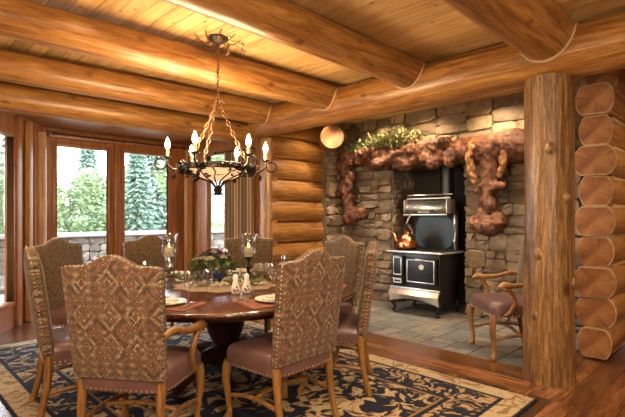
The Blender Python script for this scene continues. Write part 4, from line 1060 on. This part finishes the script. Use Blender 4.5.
# ------------------------------------------------------------------ outdoors
mb = MB(); mb.box((0, 60, -.8), (200, 108, .2)); gd = struct(mb.build('ground', M['lawn'], smooth=0))
mb = MB(); mb.box((2, 8.9, -.15), (12, 3.2, .2)); dk = struct(mb.build('deck', M['deck'], smooth=0))
mb = MB(); mb.box((8, 30, -.69), (22, 7, .03)); pd = mb.build('pond', M['pond'], smooth=0); pd['kind'] = 'structure'
pw = thing('stone_parapet', 'low grey stone parapet with flat cap around the deck outside the windows', 'parapet', (2, 9.9, -.05))
mb = MB(); stones(mb, [(-6, 6, 0, .98)], lambda u, z, t: (u, -.15 - t, z), rs, .5, .22); mb.box((0, 0, .49), (12, .3, .98)); mb.build('stonework', M['parapet'], pw, smooth=25)
mb = MB(); mb.rbox((0, -.03, 1.03), (12.1, .48, .08), .015, 1); mb.build('cap', M['deck'], pw)
def tree(name, kind, label, loc, s=1):
    t = thing(name, label, 'tree', loc, group='trees beyond the parapet'); mb = MB(); r = random.Random(hash(kind) % 97 if False else len(kind))
    if kind == 'broad':
        cs = [Vector((r.gauss(0, 1.0), r.gauss(0, 1.0), 3.0 + r.uniform(-1.6, 1.9))) for _ in range(15)]
        for c_ in cs:
            for _ in range(210):
                d = Vector((r.gauss(0, 1), r.gauss(0, 1), r.gauss(0, 1))).normalized(); p = c_ + d * r.uniform(.45, .85); mb.leaf(p, (r.gauss(0, 1), r.gauss(0, 1), r.gauss(0, .6)), (r.random(), r.random(), 1), .30, .21)
        mb.build('foliage', M['tree_a'], t, smooth=0, merge=False); mb = MB(); mb.tube([(0, 0, 0), (.05, 0, 1.5), (0, .1, 3.2)], [.13, .10, .05], 8)
        for k in range(5): a = k * 1.256; mb.tube([(0, 0, 1.5 + .2 * k), (math.cos(a) * .8, math.sin(a) * .8, 2.4 + .3 * k)], [.05, .02], 6)
        mb.build('trunk', M['bark'], t)
    else:
        for k in range(22):
            z = .7 + k * .25; rad = 1.35 * (1 - (z - .5) / 6.2)
            for q in range(12):
                a = q * .5236 + k * .3 + r.uniform(-.2, .2)
                for e in range(14):
                    f_ = r.uniform(.15, 1); p = Vector((math.cos(a) * rad * f_, math.sin(a) * rad * f_, z - .28 * f_ + r.uniform(-.05, .05))); mb.leaf(p, (math.cos(a + r.uniform(-.9, .9)), math.sin(a + r.uniform(-.9, .9)), -.35), (0, 0, 1), .32, .13)
        mb.build('foliage', M['tree_b'], t, smooth=0, merge=False); mb = MB(); mb.tube([(0, 0, 0), (0, 0, 3), (0, 0, 6.1)], [.12, .08, .02], 8); mb.build('trunk', M['bark'], t)
    return t
spots = [('b', -.545, 17, .68, 'pale leafy tree seen left in the left centre bay window'), ('f', -.50, 27, 1.1, 'dark fir seen at the middle of the left centre bay window'), ('b', -.455, 21, .78, 'pale leafy tree at the right side of the left centre bay window'),
         ('f', -.39, 19, .85, 'dark fir seen left in the right centre bay window'), ('f', -.345, 22, 1.12, 'tall dark fir seen right in the right centre bay window'), 
         ('b', -.215, 16, .85, 'pale leafy tree seen through the narrow right bay window'), ('b', -.72, 16, .8, 'pale leafy tree seen through the glass door at far left'), ('f', -.66, 20, 1.1, 'dark fir beyond the glass door at far left'),
         ('b', -.40, 33, 1.05, 'distant pale tree behind the mullion between the centre windows'), ('f', -.24, 22, 1.1, 'dark fir behind the pale tree of the right bay window')]
tb_ = tf_ = None
for i, (k, u, d, s, lb) in enumerate(spots):
    p = W(u * d, d, -.7)
    if k == 'b':
        if tb_ is None: t = tb_ = tree('leafy_tree', 'broad', lb, p)
        else: t = dup(tb_, p, i * 1.3, lb)
    else:
        if tf_ is None: t = tf_ = tree('fir_tree', 'fir', lb, p)
        else: t = dup(tf_, p, i * 1.1, lb)
    t.scale = (s, s, s)

# ------------------------------------------------------------------ light
w = bpy.data.worlds.new('World'); scene.world = w; w.use_nodes = True; nt = w.node_tree; bg = nt.nodes['Background']
tc = N(nt, 'ShaderNodeTexCoord'); sep = N(nt, 'ShaderNodeSeparateXYZ'); L(nt, tc.outputs['Generated'], sep.inputs[0])
L(nt, ramp(nt, sep.outputs[2], [(0, (.93, .96, 1.0)), (.5, (.78, .88, 1.0))]), bg.inputs[0]); bg.inputs[1].default_value = 7.5
sun = bpy.data.lights.new('sun', 'SUN'); sun.energy = 2.2; sun.angle = .03; sun.color = (1, .95, .85); so = bpy.data.objects.new('sun', sun); COL.objects.link(so)
so.rotation_euler = Vector((.9, .5, -1.0)).to_track_quat('-Z', 'Y').to_euler()
WARM = (1, .70, .40)
def point(name, loc, e, r=.04, c=WARM):
    li = bpy.data.lights.new(name, 'POINT'); li.energy = e; li.shadow_soft_size = r; li.color = c; o = bpy.data.objects.new(name, li); COL.objects.link(o); o.location = loc
def spot(name, loc, tgt, e, ang=80, r=.05, c=WARM, blend=.7):
    li = bpy.data.lights.new(name, 'SPOT'); li.energy = e; li.spot_size = math.radians(ang); li.spot_blend = blend; li.shadow_soft_size = r; li.color = c; o = bpy.data.objects.new(name, li); COL.objects.link(o); o.location = loc
    o.rotation_euler = (Vector(tgt) - Vector(loc)).to_track_quat('-Z', 'Y').to_euler()
for deg in CA:
    a = math.radians(deg); v = W(CL + .42 * math.cos(a), CD + .42 * math.sin(a), 2.075); point('candle_bulb_light', v, 9, .03)
v = W(CL, CD, 1.95); point('bowl_light', v, 22, .12)
# recessed cans over the hearth
for (b_, e) in ((2.4, 50), (3.45, 45), (4.15, 55)): spot('hearth_downlight', (5.30, b_, 2.88), (5.85, b_, 1.9), e * 1.5, 105)
for q in (1.9, 3.1, 4.3): spot('hearth_downlight', (4.85, q, 2.88), (4.9, q, 0), 80, 110, c=(1, .80, .58))
spot('wall_downlight', (4.8, 4.6, 2.88), (4.9, 5.15, 1.0), 18, 90)
# unseen ceiling spots added as warm fill for the room
for (a_, b_, e) in ((-1.2, 1.9, 90), (.6, .3, 110), (2.2, -.6, 110), (3.0, 1.85, 60), (-.6, -1.4, 90), (1.2, 3.05, 50)):
    spot('fill_downlight', (a_, b_, 2.88), (a_, b_, 0), e, 150, .09, (1, .74, .48))
spot('ceiling_fill_spot', (.5, -1.3, 1.9), (3.2, 1.6, 2.9), 150, 120, .12, (1, .76, .5)); spot('ceiling_fill_spot', (-1.4, .9, 1.9), (1.0, 3.4, 2.9), 150, 120, .12, (1, .76, .5))  # added fill aimed upward to brighten the ceiling, no fixtures there
for q in ((-.9, -.6, 2.2), (-1.2, 2.6, 2.1), (1.5, -1.6, 2.2)): point('fill_point', q, 22, .12, (1, .76, .5))  # added point lights that lift the fill, no lamps stand here
spot('fill_downlight', (5.2, -.3, 2.88), (5.2, .3, 0), 60, 130, .08)  # another added fill spot, over the floor at right

# ------------------------------------------------------------------ camera
cam = bpy.data.cameras.new('camera'); co = bpy.data.objects.new('camera', cam); COL.objects.link(co); scene.camera = co
cam.sensor_width = 36; cam.lens = F * 36 / 625; co.location = (0, 0, EYE); co.rotation_euler = (math.pi / 2, 0, -math.pi / 4)
cam.shift_y = (HZ - 208.5) / 625.0; cam.clip_end = 400; cam.clip_start = .05
scene.view_settings.view_transform = 'Standard'; scene.view_settings.look = 'None'; scene.view_settings.gamma = 1; scene.view_settings.exposure = 0.84
